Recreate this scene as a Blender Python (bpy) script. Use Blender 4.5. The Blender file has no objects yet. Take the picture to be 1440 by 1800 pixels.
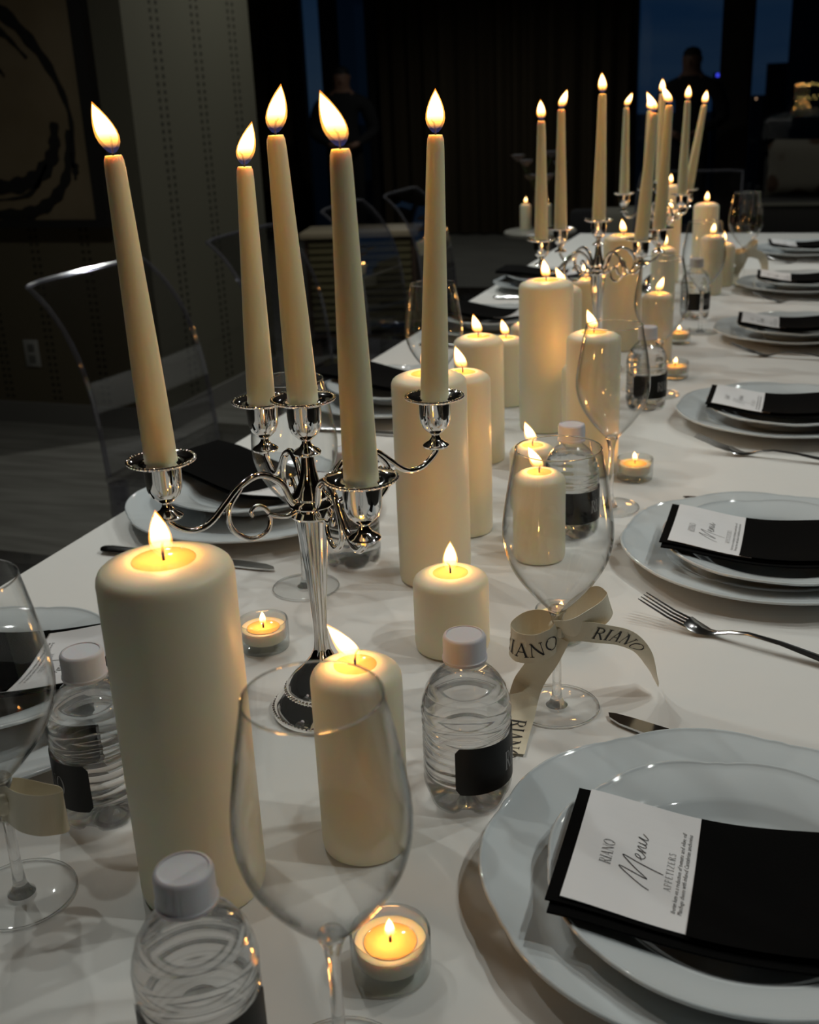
import bpy, bmesh, math, random
from math import sin, cos, pi, radians as R
from mathutils import Vector, Matrix, Quaternion
random.seed(7)
scn = bpy.context.scene
COL = scn.collection

# ------------------------------------------------------------------ camera
# z = 0 is the table top, +Y runs along the table, the floor is at FL
FL = -0.76
PITCH, ROLL, YAW = R(20.4), R(2.5), R(20.318)
def cam_axes():
    fw = Vector((0, cos(PITCH), -sin(PITCH))); r0 = Vector((1, 0, 0)); u0 = r0.cross(fw)
    rt = cos(ROLL) * r0 - sin(ROLL) * u0; up = sin(ROLL) * r0 + cos(ROLL) * u0
    M = Matrix.Rotation(YAW, 3, 'Z')
    return M @ rt, M @ up, M @ fw
rt, up, fw = cam_axes()
cd = bpy.data.cameras.new('camera'); co = bpy.data.objects.new('camera', cd); COL.objects.link(co)
mw = Matrix.Identity(4)
for i in range(3):
    mw[i][0] = rt[i]; mw[i][1] = up[i]; mw[i][2] = -fw[i]
mw[2][3] = 0.47
co.matrix_world = mw
cd.sensor_fit = 'HORIZONTAL'; cd.sensor_width = 28.8; cd.lens = 38.8
cd.clip_start = 0.02; cd.clip_end = 5000
cd.dof.use_dof = True; cd.dof.focus_distance = 0.85; cd.dof.aperture_fstop = 11.0
scn.camera = co

# ------------------------------------------------------------------ world: dusk sky
scn.view_settings.view_transform = 'Standard'; scn.view_settings.look = 'None'
scn.view_settings.gamma = 1.0; scn.view_settings.use_curve_mapping = False
scn.view_settings.exposure = 0.0
w = bpy.data.worlds.new('dusk'); scn.world = w; w.use_nodes = True
nt = w.node_tree; nt.nodes.clear()
out = nt.nodes.new('ShaderNodeOutputWorld'); bg = nt.nodes.new('ShaderNodeBackground')
tc = nt.nodes.new('ShaderNodeTexCoord'); mp = nt.nodes.new('ShaderNodeMapping'); mp.inputs['Scale'].default_value = (2, 2, 9)
nz = nt.nodes.new('ShaderNodeTexNoise'); nz.inputs['Scale'].default_value = 1.6; nz.inputs['Detail'].default_value = 4
rp = nt.nodes.new('ShaderNodeValToRGB'); rp.color_ramp.elements[0].position = 0.35; rp.color_ramp.elements[1].position = 0.75
rp.color_ramp.elements[0].color = (0.0035, 0.012, 0.030, 1); rp.color_ramp.elements[1].color = (0.013, 0.024, 0.039, 1)
nt.links.new(tc.outputs['Generated'], mp.inputs[0]); nt.links.new(mp.outputs[0], nz.inputs['Vector'])
nt.links.new(nz.outputs['Fac'], rp.inputs[0]); nt.links.new(rp.outputs[0], bg.inputs[0]); nt.links.new(bg.outputs[0], out.inputs[0])
bg.inputs[1].default_value = 1.0

# ------------------------------------------------------------------ ceiling spots aimed at the table
CEIL = 1.95
SPOTS = [(-1.40, 1.10, 16), (-1.15, 1.50, 14), (0.62, 1.65, 17), (0.90, 1.25, 18), (-1.35, 2.55, 13), (-1.15, 2.95, 14),
         (0.62, 3.05, 14), (0.90, 2.70, 13), (-1.25, 4.3, 18), (0.75, 4.4, 16), (0.95, 0.70, 21)]  # last entry is an added fill spot that brightens the near cloth
SPOT_COL = (0.96, 0.985, 0.93)
AISLE_FILL = [(-1.75, 2.3, 32), (-1.65, 4.5, 50), (-2.7, 8.6, 32), (0.5, 6.4, 11)]     # added unseen fill lamps brightening the aisle, olive wall, curtains and sofa
FLAME_W = 0.062
def spot(i, x, y, p):
    l = bpy.data.lights.new('ceiling_spot_light', 'SPOT'); l.energy = p; l.color = SPOT_COL
    l.spot_size = R(78); l.spot_blend = 0.6; l.shadow_soft_size = 0.022
    o = bpy.data.objects.new('ceiling_spot_light', l); COL.objects.link(o)
    o.location = (x, y, CEIL - 0.10)
    d = Vector((-0.33, y - (0.75 if y < 2 else 0.35), 0)) - Vector(o.location)
    o.rotation_euler = d.to_track_quat('-Z', 'Y').to_euler()
    return o

# ------------------------------------------------------------------ materials
MATS = {}
def mat(name, col, rough=0.5, metal=0.0, spec=0.5, **kw):
    if name in MATS: return MATS[name]
    m = bpy.data.materials.new(name); m.use_nodes = True; MATS[name] = m
    b = m.node_tree.nodes['Principled BSDF']
    b.inputs['Base Color'].default_value = (*col, 1); b.inputs['Roughness'].default_value = rough
    b.inputs['Metallic'].default_value = metal; b.inputs['Specular IOR Level'].default_value = spec
    for k, v in kw.items(): b.inputs[k].default_value = v
    return m
def bump(m, scale, strength, detail=3, dist=0.01, stretch=(1, 1, 1), kind='noise'):
    t = m.node_tree; b = t.nodes['Principled BSDF']
    tc = t.nodes.new('ShaderNodeTexCoord'); mp = t.nodes.new('ShaderNodeMapping'); mp.inputs['Scale'].default_value = stretch
    n = t.nodes.new('ShaderNodeTexNoise'); n.inputs['Scale'].default_value = scale; n.inputs['Detail'].default_value = detail
    bp = t.nodes.new('ShaderNodeBump'); bp.inputs['Strength'].default_value = strength; bp.inputs['Distance'].default_value = dist
    t.links.new(tc.outputs['Object'], mp.inputs[0]); t.links.new(mp.outputs[0], n.inputs['Vector'])
    t.links.new(n.outputs['Fac'], bp.inputs['Height']); t.links.new(bp.outputs[0], b.inputs['Normal'])
    return m
def vary(m, c1, c2, scale, stretch=(1, 1, 1), lo=0.35, hi=0.65):
    t = m.node_tree; b = t.nodes['Principled BSDF']
    tc = t.nodes.new('ShaderNodeTexCoord'); mp = t.nodes.new('ShaderNodeMapping'); mp.inputs['Scale'].default_value = stretch
    n = t.nodes.new('ShaderNodeTexNoise'); n.inputs['Scale'].default_value = scale; n.inputs['Detail'].default_value = 5
    r = t.nodes.new('ShaderNodeValToRGB'); r.color_ramp.elements[0].position = lo; r.color_ramp.elements[1].position = hi
    r.color_ramp.elements[0].color = (*c1, 1); r.color_ramp.elements[1].color = (*c2, 1)
    t.links.new(tc.outputs['Object'], mp.inputs[0]); t.links.new(mp.outputs[0], n.inputs['Vector'])
    t.links.new(n.outputs['Fac'], r.inputs[0]); t.links.new(r.outputs[0], b.inputs['Base Color'])
    return m
CLOTH = bump(mat('white_table_linen', (0.74, 0.735, 0.71), 0.85, spec=0.2), 5, 0.25, 4, 0.02)
PORC = mat('white_porcelain', (0.63, 0.68, 0.70), 0.045, spec=0.75)
WAX = mat('ivory_wax', (0.80, 0.755, 0.57), 0.42, spec=0.35)
for k, v in (('Subsurface Weight', 0.75), ('Subsurface Scale', 0.008), ('Subsurface Radius', (1.0, 0.45, 0.16))): WAX.node_tree.nodes['Principled BSDF'].inputs[k].default_value = v
TAPERWAX = mat('cream_taper_wax', (0.72, 0.70, 0.48), 0.38, spec=0.4)
for k, v in (('Subsurface Weight', 0.75), ('Subsurface Scale', 0.009), ('Subsurface Radius', (1.0, 0.45, 0.14))): TAPERWAX.node_tree.nodes['Principled BSDF'].inputs[k].default_value = v
POOL = mat('melted_wax', (0.78, 0.50, 0.20), 0.06, spec=0.6)
for k, v in (('Subsurface Weight', 0.7), ('Subsurface Scale', 0.012), ('Subsurface Radius', (1.0, 0.55, 0.2))): POOL.node_tree.nodes['Principled BSDF'].inputs[k].default_value = v
WICK = mat('charred_wick', (0.012, 0.010, 0.016), 0.9)
SILVER = mat('polished_silver', (0.90, 0.88, 0.86), 0.06, 1.0)
STEEL = mat('stainless_steel', (0.62, 0.62, 0.62), 0.14, 1.0)
BLACKCLOTH = bump(mat('black_napkin_cloth', (0.004, 0.004, 0.004), 0.95, spec=0.05), 900, 0.3, 2, 0.001)
CARD = mat('white_card_stock', (0.80, 0.80, 0.81), 0.7, spec=0.2)
INK = mat('black_ink', (0.012, 0.012, 0.014), 0.6)
WHITEINK = mat('pale_ink', (0.30, 0.30, 0.30), 0.6)
RIBBON = bump(mat('cream_satin_ribbon', (0.76, 0.70, 0.54), 0.30, spec=0.5), 700, 0.1, 2, 0.001, (1, 1, 0.1))
LABELM = mat('black_label', (0.006, 0.006, 0.006), 0.45, spec=0.3)
CAPM = mat('frosted_plastic', (0.60, 0.60, 0.63), 0.45, spec=0.4)
CAPM.node_tree.nodes['Principled BSDF'].inputs['Subsurface Weight'].default_value = 0.3
CAPM.node_tree.nodes['Principled BSDF'].inputs['Subsurface Scale'].default_value = 0.004

def glass_thin(name, tint=(0.985, 0.99, 0.99), edge=(0.55, 0.58, 0.58), f0=0.045, power=4.0, rough=0.0):
    """thin clear sheet: Fresnel mirror over a clear, slightly edge-tinted transmission"""
    m = bpy.data.materials.new(name); m.use_nodes = True; t = m.node_tree; t.nodes.clear()
    o = t.nodes.new('ShaderNodeOutputMaterial'); mx = t.nodes.new('ShaderNodeMixShader')
    tr = t.nodes.new('ShaderNodeBsdfTransparent'); gl = t.nodes.new('ShaderNodeBsdfGlossy'); gl.inputs['Roughness'].default_value = rough
    lw = t.nodes.new('ShaderNodeLayerWeight'); lw.inputs['Blend'].default_value = 0.5
    p = t.nodes.new('ShaderNodeMath'); p.operation = 'POWER'; p.inputs[1].default_value = power
    a = t.nodes.new('ShaderNodeMath'); a.operation = 'MULTIPLY_ADD'; a.inputs[1].default_value = 0.9; a.inputs[2].default_value = f0
    a.use_clamp = True
    p2 = t.nodes.new('ShaderNodeMath'); p2.operation = 'POWER'; p2.inputs[1].default_value = 5
    mc = t.nodes.new('ShaderNodeMix'); mc.data_type = 'RGBA'; mc.inputs[6].default_value = (*tint, 1); mc.inputs[7].default_value = (*edge, 1)
    t.links.new(lw.outputs['Facing'], p.inputs[0]); t.links.new(p.outputs[0], a.inputs[0]); t.links.new(a.outputs[0], mx.inputs[0])
    t.links.new(lw.outputs['Facing'], p2.inputs[0]); t.links.new(p2.outputs[0], mc.inputs[0]); t.links.new(mc.outputs[2], tr.inputs[0])
    t.links.new(tr.outputs[0], mx.inputs[1]); t.links.new(gl.outputs[0], mx.inputs[2]); t.links.new(mx.outputs[0], o.inputs[0])
    return m
def glass_solid(name, ior, clear, col=(1, 1, 1)):
    """solid clear body: refraction with a share of straight transmission"""
    m = bpy.data.materials.new(name); m.use_nodes = True; t = m.node_tree; t.nodes.clear()
    o = t.nodes.new('ShaderNodeOutputMaterial'); mx = t.nodes.new('ShaderNodeMixShader'); mx.inputs[0].default_value = clear
    g = t.nodes.new('ShaderNodeBsdfGlass'); g.inputs['IOR'].default_value = ior; g.inputs['Roughness'].default_value = 0.0; g.inputs[0].default_value = (*col, 1)
    tr = t.nodes.new('ShaderNodeBsdfTransparent'); tr.inputs[0].default_value = (0.97, 0.98, 0.98, 1)
    t.links.new(g.outputs[0], mx.inputs[1]); t.links.new(tr.outputs[0], mx.inputs[2]); t.links.new(mx.outputs[0], o.inputs[0])
    return m
GLASS = glass_thin('clear_glass', (0.992, 0.995, 0.995), (0.42, 0.45, 0.45), 0.035, 4.5, 0.03)
FOOTG = glass_thin('clear_foot_glass', (0.995, 0.997, 0.997), (0.7, 0.72, 0.72), 0.03, 6, 0.03)
STEMG = glass_solid('solid_clear_glass', 1.5, 0.25)
PLASTIC = glass_thin('clear_bottle_plastic', (0.98, 0.985, 0.99), (0.40, 0.42, 0.43), 0.06, 3.5, 0.03)
WATER = glass_solid('bottled_water', 1.33, 0.18)
ACRYL = glass_thin('clear_acrylic', (0.93, 0.93, 0.945), (0.32, 0.32, 0.40), 0.05, 3.2, 0.02)
ACRYLEDGE = glass_thin('acrylic_edge', (0.72, 0.72, 0.78), (0.3, 0.3, 0.38), 0.12, 2.2, 0.06)
def edge_gleam(m, k, col):  # pale diffuse share, paints a bright highlight into the acrylic edges
    t = m.node_tree; o = [n for n in t.nodes if n.type == 'OUTPUT_MATERIAL'][0]; src = o.inputs[0].links[0].from_socket
    d = t.nodes.new('ShaderNodeBsdfDiffuse'); d.inputs[0].default_value = (*col, 1); x = t.nodes.new('ShaderNodeMixShader'); x.inputs[0].default_value = k
    t.links.new(src, x.inputs[1]); t.links.new(d.outputs[0], x.inputs[2]); t.links.new(x.outputs[0], o.inputs[0])
edge_gleam(ACRYLEDGE, 0.065, (0.75, 0.75, 0.82))
TINTED = glass_thin('tinted_window_glass', (0.30, 0.34, 0.36), (0.2, 0.22, 0.24), 0.04, 5)
PANE = glass_thin('window_glass', (0.94, 0.95, 0.96), (0.7, 0.72, 0.74), 0.04, 5)

def flame_mat(name, stops, strength):
    """burning gas: adds light along the height of the flame, lets light through"""
    m = bpy.data.materials.new(name); m.use_nodes = True; t = m.node_tree; t.nodes.clear()
    o = t.nodes.new('ShaderNodeOutputMaterial'); ad = t.nodes.new('ShaderNodeAddShader')
    tr = t.nodes.new('ShaderNodeBsdfTransparent'); em = t.nodes.new('ShaderNodeEmission')
    tc = t.nodes.new('ShaderNodeTexCoord'); sp = t.nodes.new('ShaderNodeSeparateXYZ'); rp = t.nodes.new('ShaderNodeValToRGB')
    cr = rp.color_ramp
    while len(cr.elements) < len(stops): cr.elements.new(0.5)
    for e, (p, c) in zip(cr.elements, stops): e.position = p; e.color = (*c, 1)
    t.links.new(tc.outputs['Generated'], sp.inputs[0]); t.links.new(sp.outputs['Z'], rp.inputs[0]); t.links.new(rp.outputs[0], em.inputs[0])
    em.inputs[1].default_value = strength
    t.links.new(tr.outputs[0], ad.inputs[0]); t.links.new(em.outputs[0], ad.inputs[1]); t.links.new(ad.outputs[0], o.inputs[0])
    m.cycles.emission_sampling = 'NONE'
    return m
FLAME_OUT = flame_mat('flame_mantle', [(0.0, (0.006, 0.010, 0.05)), (0.12, (0.02, 0.015, 0.03)), (0.30, (0.9, 0.34, 0.05)), (0.85, (1.0, 0.42, 0.07)), (1.0, (0.7, 0.18, 0.01))], 0.9)
FLAME_IN = flame_mat('flame_core', [(0.0, (0.0, 0.0, 0.01)), (0.08, (0.06, 0.025, 0.01)), (0.20, (0.35, 0.16, 0.025)), (0.42, (1.0, 0.74, 0.30)), (0.7, (1.0, 0.86, 0.52)), (1.0, (1.0, 0.66, 0.20))], 2.2)

# ------------------------------------------------------------------ mesh helpers
def finish(me, smooth=True, ang=50):
    if smooth:
        me.polygons.foreach_set('use_smooth', [True] * len(me.polygons))
        me.set_sharp_from_angle(angle=R(ang))
    me.update(); return me
def pyd(vs, fs, smooth=True, ang=50, name='mesh'):
    me = bpy.data.meshes.new(name); me.from_pydata([tuple(v) for v in vs], [], fs); me.validate()
    bm = bmesh.new(); bm.from_mesh(me); bmesh.ops.recalc_face_normals(bm, faces=bm.faces); bm.to_mesh(me); bm.free()
    return finish(me, smooth, ang)
def lathe(prof, seg=40, rf=None, ang=50):
    """revolve (r, z) points; r = 0 closes at a pole; rf(theta, r, z) -> (r, z)"""
    vs, fs, rings = [], [], []
    for r, z in prof:
        if r <= 1e-7: rings.append([len(vs)]); vs.append((0, 0, z)); continue
        ring = []
        for k in range(seg):
            a = 2 * pi * k / seg; rr, zz = rf(a, r, z) if rf else (r, z)
            ring.append(len(vs)); vs.append((rr * cos(a), rr * sin(a), zz))
        rings.append(ring)
    for A, B in zip(rings, rings[1:]):
        for k in range(seg):
            k2 = (k + 1) % seg
            if len(A) == 1 and len(B) == 1: continue
            if len(A) == 1: fs.append((A[0], B[k2], B[k]))
            elif len(B) == 1: fs.append((A[k], A[k2], B[0]))
            else: fs.append((A[k], A[k2], B[k2], B[k]))
    return pyd(vs, fs, True, ang)
def catmull(P, n=8):
    P = [Vector(p) for p in P]; Q = [P[0] * 2 - P[1]] + P + [P[-1] * 2 - P[-2]]; o = []
    for i in range(1, len(Q) - 2):
        for k in range(n):
            t = k / n; a, b, c, d = Q[i - 1], Q[i], Q[i + 1], Q[i + 2]
            o.append(0.5 * ((2 * b) + (c - a) * t + (2 * a - 5 * b + 4 * c - d) * t * t + (3 * b - a - 3 * c + d) * t ** 3))
    o.append(P[-1]); return o
def tube_data(P, rad, seg=8, vs=None, fs=None):
    vs = [] if vs is None else vs; fs = [] if fs is None else fs
    P = [Vector(p) for p in P]; n = len(P); rf = rad if callable(rad) else (lambda t: rad)
    T = [(P[min(i + 1, n - 1)] - P[max(i - 1, 0)]).normalized() for i in range(n)]
    N = T[0].orthogonal().normalized(); rings = []
    for i in range(n):
        N = (N - T[i] * N.dot(T[i])).normalized(); B = T[i].cross(N); r = rf(i / (n - 1)); ring = []
        for k in range(seg):
            a = 2 * pi * k / seg; ring.append(len(vs)); vs.append(P[i] + (N * cos(a) + B * sin(a)) * r)
        rings.append(ring)
    for A, B in zip(rings, rings[1:]):
        for k in range(seg): fs.append((A[k], A[(k + 1) % seg], B[(k + 1) % seg], B[k]))
    fs.append(tuple(rings[0][::-1])); fs.append(tuple(rings[-1]))
    return vs, fs
def tube(P, rad, seg=8): return pyd(*tube_data(P, rad, seg))
def box_data(x0, x1, y0, y1, z0, z1, vs, fs):
    b = len(vs); vs += [(x, y, z) for z in (z0, z1) for y in (y0, y1) for x in (x0, x1)]
    fs += [tuple(b + i for i in q) for q in ((0, 2, 3, 1), (4, 5, 7, 6), (0, 1, 5, 4), (2, 6, 7, 3), (0, 4, 6, 2), (1, 3, 7, 5))]
    return vs, fs
def box(x0, x1, y0, y1, z0, z1, bev=0.0, seg=2):
    me = pyd(*box_data(x0, x1, y0, y1, z0, z1, [], []), smooth=False)
    if bev:
        bm = bmesh.new(); bm.from_mesh(me)
        bmesh.ops.bevel(bm, geom=list(bm.edges), offset=bev, segments=seg, profile=0.5, affect='EDGES'); bm.to_mesh(me); bm.free(); finish(me, True, 40)
    return me
def boxes(L): 
    vs, fs = [], []
    for b in L: box_data(*b, vs, fs)
    return pyd(vs, fs, smooth=False)
def slab(outline, z0, z1, smooth=False):
    n = len(outline); vs = [(x, y, z0) for x, y in outline] + [(x, y, z1) for x, y in outline]
    fs = [tuple(range(n))[::-1], tuple(range(n, 2 * n))] + [(i, (i + 1) % n, n + (i + 1) % n, n + i) for i in range(n)]
    return pyd(vs, fs, smooth)
def beads(n, ring_r, z, r, seg=6):
    """a ring of small round beads"""
    vs, fs = [], []
    for k in range(n):
        a = 2 * pi * k / n; c = Vector((ring_r * cos(a), ring_r * sin(a), z)); b = len(vs); vs.append(c + Vector((0, 0, -r)))
        for lat in (-0.5, 0.5):
            for j in range(seg):
                t = 2 * pi * j / seg; vs.append(c + Vector((cos(lat) * r * cos(t), cos(lat) * r * sin(t), sin(lat) * r)))
        vs.append(c + Vector((0, 0, r)))
        for j in range(seg):
            j2 = (j + 1) % seg
            fs += [(b, b + 1 + j2, b + 1 + j), (b + 1 + j, b + 1 + j2, b + 1 + seg + j2, b + 1 + seg + j), (b + 1 + seg + j, b + 1 + seg + j2, b + 1 + 2 * seg)]
    return pyd(vs, fs, True, 180)
CACHE = {}
def cached(key, f):
    if key not in CACHE: CACHE[key] = f()
    return CACHE[key]

# ------------------------------------------------------------------ object helpers
def thing(name, label, cat, loc=(0, 0, 0), rz=0.0, group=None):
    o = bpy.data.objects.new(name, None); COL.objects.link(o); o.location = loc; o.rotation_euler = (0, 0, rz)
    o.empty_display_size = 0.02
    o['label'] = label; o['category'] = cat
    if group: o['group'] = group
    return o
def part(name, me, m, parent, loc=(0, 0, 0), rot=None, label=None, kind=None):
    o = bpy.data.objects.new(name, me); COL.objects.link(o)
    if m and len(me.materials) == 0: me.materials.append(m)
    o.parent = parent; o.location = loc
    if rot is not None:
        if isinstance(rot, Quaternion): o.rotation_mode = 'QUATERNION'; o.rotation_quaternion = rot
        else: o.rotation_euler = rot
    if label: o['label'] = label
    if kind: o['kind'] = kind
    return o
def single(name, me, m, label, cat, loc=(0, 0, 0), rz=0.0, group=None):
    o = part(name, me, m, None, loc, (0, 0, rz)); o['label'] = label; o['category'] = cat
    if group: o['group'] = group
    return o
def struct(name, me, m, loc=(0, 0, 0)):
    o = part(name, me, m, None, loc); o['kind'] = 'structure'; return o

# ------------------------------------------------------------------ the room
def mathn(t, op, a, b=None, c=None):
    n = t.nodes.new('ShaderNodeMath'); n.operation = op
    for i, v in enumerate((a, b, c)):
        if v is None: continue
        if hasattr(v, 'links'): t.links.new(v, n.inputs[i])
        else: n.inputs[i].default_value = v
    return n.outputs[0]
def dotted(name, base, dot, axis, off, period, half, pitch, size):
    """wall covering printed with vertical pairs of small square dots"""
    m = mat(name, base, 0.75, spec=0.2); t = m.node_tree; b = t.nodes['Principled BSDF']
    tc = t.nodes.new('ShaderNodeTexCoord'); sp = t.nodes.new('ShaderNodeSeparateXYZ'); t.links.new(tc.outputs['Object'], sp.inputs[0])
    u = mathn(t, 'SUBTRACT', sp.outputs[axis], off - period / 2 + 50 * period)
    u = mathn(t, 'ADD', u, 100 * period); u = mathn(t, 'MODULO', u, period)
    d = mathn(t, 'ABSOLUTE', mathn(t, 'SUBTRACT', u, period / 2)); d = mathn(t, 'ABSOLUTE', mathn(t, 'SUBTRACT', d, half))
    v = mathn(t, 'MODULO', mathn(t, 'ADD', sp.outputs['Z'], 10), pitch); e = mathn(t, 'ABSOLUTE', mathn(t, 'SUBTRACT', v, pitch / 2))
    f = mathn(t, 'MULTIPLY', mathn(t, 'LESS_THAN', d, size), mathn(t, 'LESS_THAN', e, size * 0.85))
    mc = t.nodes.new('ShaderNodeMix'); mc.data_type = 'RGBA'; mc.inputs[6].default_value = (*base, 1); mc.inputs[7].default_value = (*dot, 1)
    t.links.new(f, mc.inputs[0]); t.links.new(mc.outputs[2], b.inputs['Base Color'])
    return m
WALL_L = dotted('olive_wall_covering', (0.10, 0.095, 0.07), (0.018, 0.016, 0.012), 'Y', 4.003, 0.31, 0.023, 0.029, 0.0085)
WALL_D = dotted('brown_wall_covering', (0.10, 0.085, 0.055), (0.03, 0.025, 0.016), 'X', -2.478, 0.243, 0.0138, 0.029, 0.0075)
PLAIN = mat('plain_dark_wall', (0.05, 0.045, 0.04), 0.8)
CEILM = mat('ceiling_paint', (0.12, 0.12, 0.12), 0.9)
FLOORM = vary(bump(mat('grey_oak_floor', (0.2, 0.2, 0.18), 0.45, spec=0.3), 6, 0.1, 4, 0.01, (1, 14, 1)), (0.13, 0.125, 0.11), (0.19, 0.185, 0.165), 3, (1, 9, 1))
CURTAIN = vary(mat('brown_curtain', (0.03, 0.025, 0.02), 0.95, spec=0.05), (0.045, 0.034, 0.022), (0.07, 0.055, 0.036), 6, (1, 1, 0.05))
FRAMEM = mat('dark_bronze_frame', (0.02, 0.017, 0.015), 0.5)
TRIMM = mat('baseboard_paint', (0.16, 0.155, 0.14), 0.5)
LW = -2.43           # face of the olive wall
DW = 3.78            # face of the dark wall that carries the picture
WW = 10.6            # window wall
RW = 3.2
struct('floor', boxes([(-7.2, RW + .2, -2.7, WW + .2, FL - .1, FL)]), FLOORM)
struct('ceiling', boxes([(-7.2, RW + .2, -2.7, WW + .2, CEIL, CEIL + .1)]), CEILM)
struct('wall_left', boxes([(LW - .15, LW, DW, 4.79, FL, CEIL)]), WALL_L)
struct('wall_front_left', boxes([(-5.4, LW - .15, DW, DW + .12, FL, CEIL)]), WALL_D)
struct('wall_far_left', boxes([(-7.2, -7.05, DW, WW, FL, CEIL)]), PLAIN)
struct('wall_side', boxes([(-5.4, -5.25, -2.7, DW, FL, CEIL)]), PLAIN)
struct('wall_right', boxes([(RW, RW + .15, -2.7, WW, FL, CEIL)]), PLAIN)
struct('wall_back', boxes([(-5.4, RW, -2.7, -2.55, FL, CEIL)]), PLAIN)
struct('baseboard_left', boxes([(LW, LW + .014, DW, 4.79, FL, FL + .09)]), TRIMM)
struct('baseboard_front', boxes([(-5.25, LW - .15, DW - .014, DW, FL, FL + .09)]), TRIMM)
# window wall: solid piers with glazed openings between
def xw(x): return x * WW / 10.6
PIERS = [(-7.05, -4.86), (-4.62, -4.50), (-4.15, -1.62), (-0.86, -0.64), (1.30, RW)]
for i, (a, b) in enumerate(PIERS):
    struct('trim_%d' % (i + 1), boxes([(a, b, WW, WW + .12, FL, CEIL)]), FRAMEM)
OPEN = [(-4.86, -4.62), (-4.50, -4.15), (-1.62, -0.86), (-0.64, 1.30)]
for i, (a, b) in enumerate(OPEN):
    win = struct('window_%d' % (i + 1), boxes([(a, b, WW + .05, WW + .06, FL + .06, CEIL - .05)]), PANE if i != 1 else TINTED)
    part('window_frame', boxes([(a, a + .025, WW + .02, WW + .09, FL, CEIL), (b - .025, b, WW + .02, WW + .09, FL, CEIL), (a + .025, b - .025, WW + .02, WW + .09, FL, FL + .06), (a + .025, b - .025, WW + .02, WW + .09, CEIL - .05, CEIL)]), FRAMEM, win)
def curtain(x0, x1, y, label, amp=0.035, pitch=0.17):
    vs, fs = [], []; n = int((x1 - x0) / pitch * 10)
    for k, dy in ((0, 0.0), (1, 0.012)):
        for i in range(n + 1):
            x = x0 + (x1 - x0) * i / n; yy = y + amp * sin(2 * pi * (x - x0) / pitch + 0.8 * sin(x * 7)) + dy
            vs += [(x, yy, FL + .015), (x, yy, CEIL - .03)]
    m = 2 * (n + 1)
    for i in range(n):
        a = 2 * i
        fs += [(a, a + 2, a + 3, a + 1), (m + a, m + a + 1, m + a + 3, m + a + 2), (a, m + a, m + a + 2, a + 2), (a + 1, a + 3, m + a + 3, m + a + 1)]
    fs += [(0, 1, m + 1, m), (2 * n, m + 2 * n, m + 2 * n + 1, 2 * n + 1)]
    single('curtain', pyd(vs, fs, True, 80), CURTAIN, label, 'curtain')
curtain(-6.6, -4.86, WW - .14, 'dark brown floor-length curtain hanging just left of the narrow blue window slit', pitch=0.20)
curtain(-3.98, -1.63, WW - .14, 'wide dark brown pleated curtain filling the middle of the window wall')
curtain(1.25, 2.9, WW - .14, 'dark brown curtain at the far right end of the window wall')

# the picture on the dark wall
CANV = vary(mat('aged_canvas', (0.1, 0.08, 0.05), 0.85, spec=0.1), (0.16, 0.125, 0.075), (0.19, 0.15, 0.095), 4)
PAINT = mat('black_brush_paint', (0.008, 0.007, 0.006), 0.7)
PX0, PX1, PZ0, PZ1 = -3.95, -2.565, 0.06, 1.45
pic = thing('framed_painting', 'large framed painting of black brushed rings on tan canvas, upper left wall', 'painting', ((PX0 + PX1) / 2, DW, PZ0))
hw = (PX1 - PX0) / 2; hh = PZ1 - PZ0
part('frame', boxes([(-hw, -hw + .055, -.05, 0, 0, hh), (hw - .055, hw, -.05, 0, 0, hh), (-hw + .055, hw - .055, -.05, 0, 0, .03), (-hw + .055, hw - .055, -.05, 0, hh - .05, hh)]), PAINT, pic)
cv = part('canvas', boxes([(-hw + .055, hw - .055, -.03, -.001, .03, hh - .05)]), CANV, pic)
def brush(pts, wd, wob=0.25):
    """a flat brush stroke lying on the canvas, uneven in width"""
    P = catmull([(x - (PX0 + PX1) / 2, 0, z - PZ0) for x, z in pts], 8); vs, fs = [], []; n = len(P)
    for i, p in enumerate(P):
        T = (P[min(i + 1, n - 1)] - P[max(i - 1, 0)]).normalized(); N = Vector((-T.z, 0, T.x)); t = i / (n - 1)
        ww = wd * (0.35 + 0.65 * sin(pi * min(1, t * 1.15 + .08))) * (1 + wob * sin(i * 1.7))
        for y in (-.0335, -.0300):
            vs += [p + N * ww / 2 + Vector((0, y, 0)), p - N * ww / 2 + Vector((0, y, 0))]
    for i in range(n - 1):
        a = 4 * i; b = a + 4; fs += [(a, a + 1, b + 1, b), (a + 2, b + 2, b + 3, a + 3), (a, b, b + 2, a + 2), (a + 1, a + 3, b + 3, b + 1)]
    return pyd(vs, fs, True, 30)
for pts, wd in [([(-3.55, .62), (-3.3, .86), (-3.0, .88), (-2.80, .72), (-2.69, .50), (-2.70, .28)], .05),
                ([(-2.70, .42), (-2.74, .25), (-2.86, .14), (-3.05, .11), (-3.3, .16), (-3.5, .3), (-3.6, .5)], .045),
                ([(-2.76, .45), (-2.79, .33), (-2.90, .24), (-3.08, .22), (-3.3, .28), (-3.45, .45)], .06),
                ([(-3.1, .80), (-2.95, .78), (-2.84, .68)], .03), ([(-2.82, .30), (-2.92, .19), (-3.1, .165)], .018),
                ([(-3.1, .70), (-3.02, .67), (-2.97, .64), (-2.955, .62)], .02), ([(-2.69, .3), (-2.70, .24)], .03)]:
    part('brush_stroke', brush(pts, wd), PAINT, cv)
ol = thing('wall_outlet', 'pale wall outlet plate low on the dark wall', 'outlet', (-3.057, DW, -.515))
part('cover_plate', box(-.036, .036, -.006, 0, 0, .115, .002), mat('outlet_plastic', (0.30, 0.30, 0.28), 0.4), ol)
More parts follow.
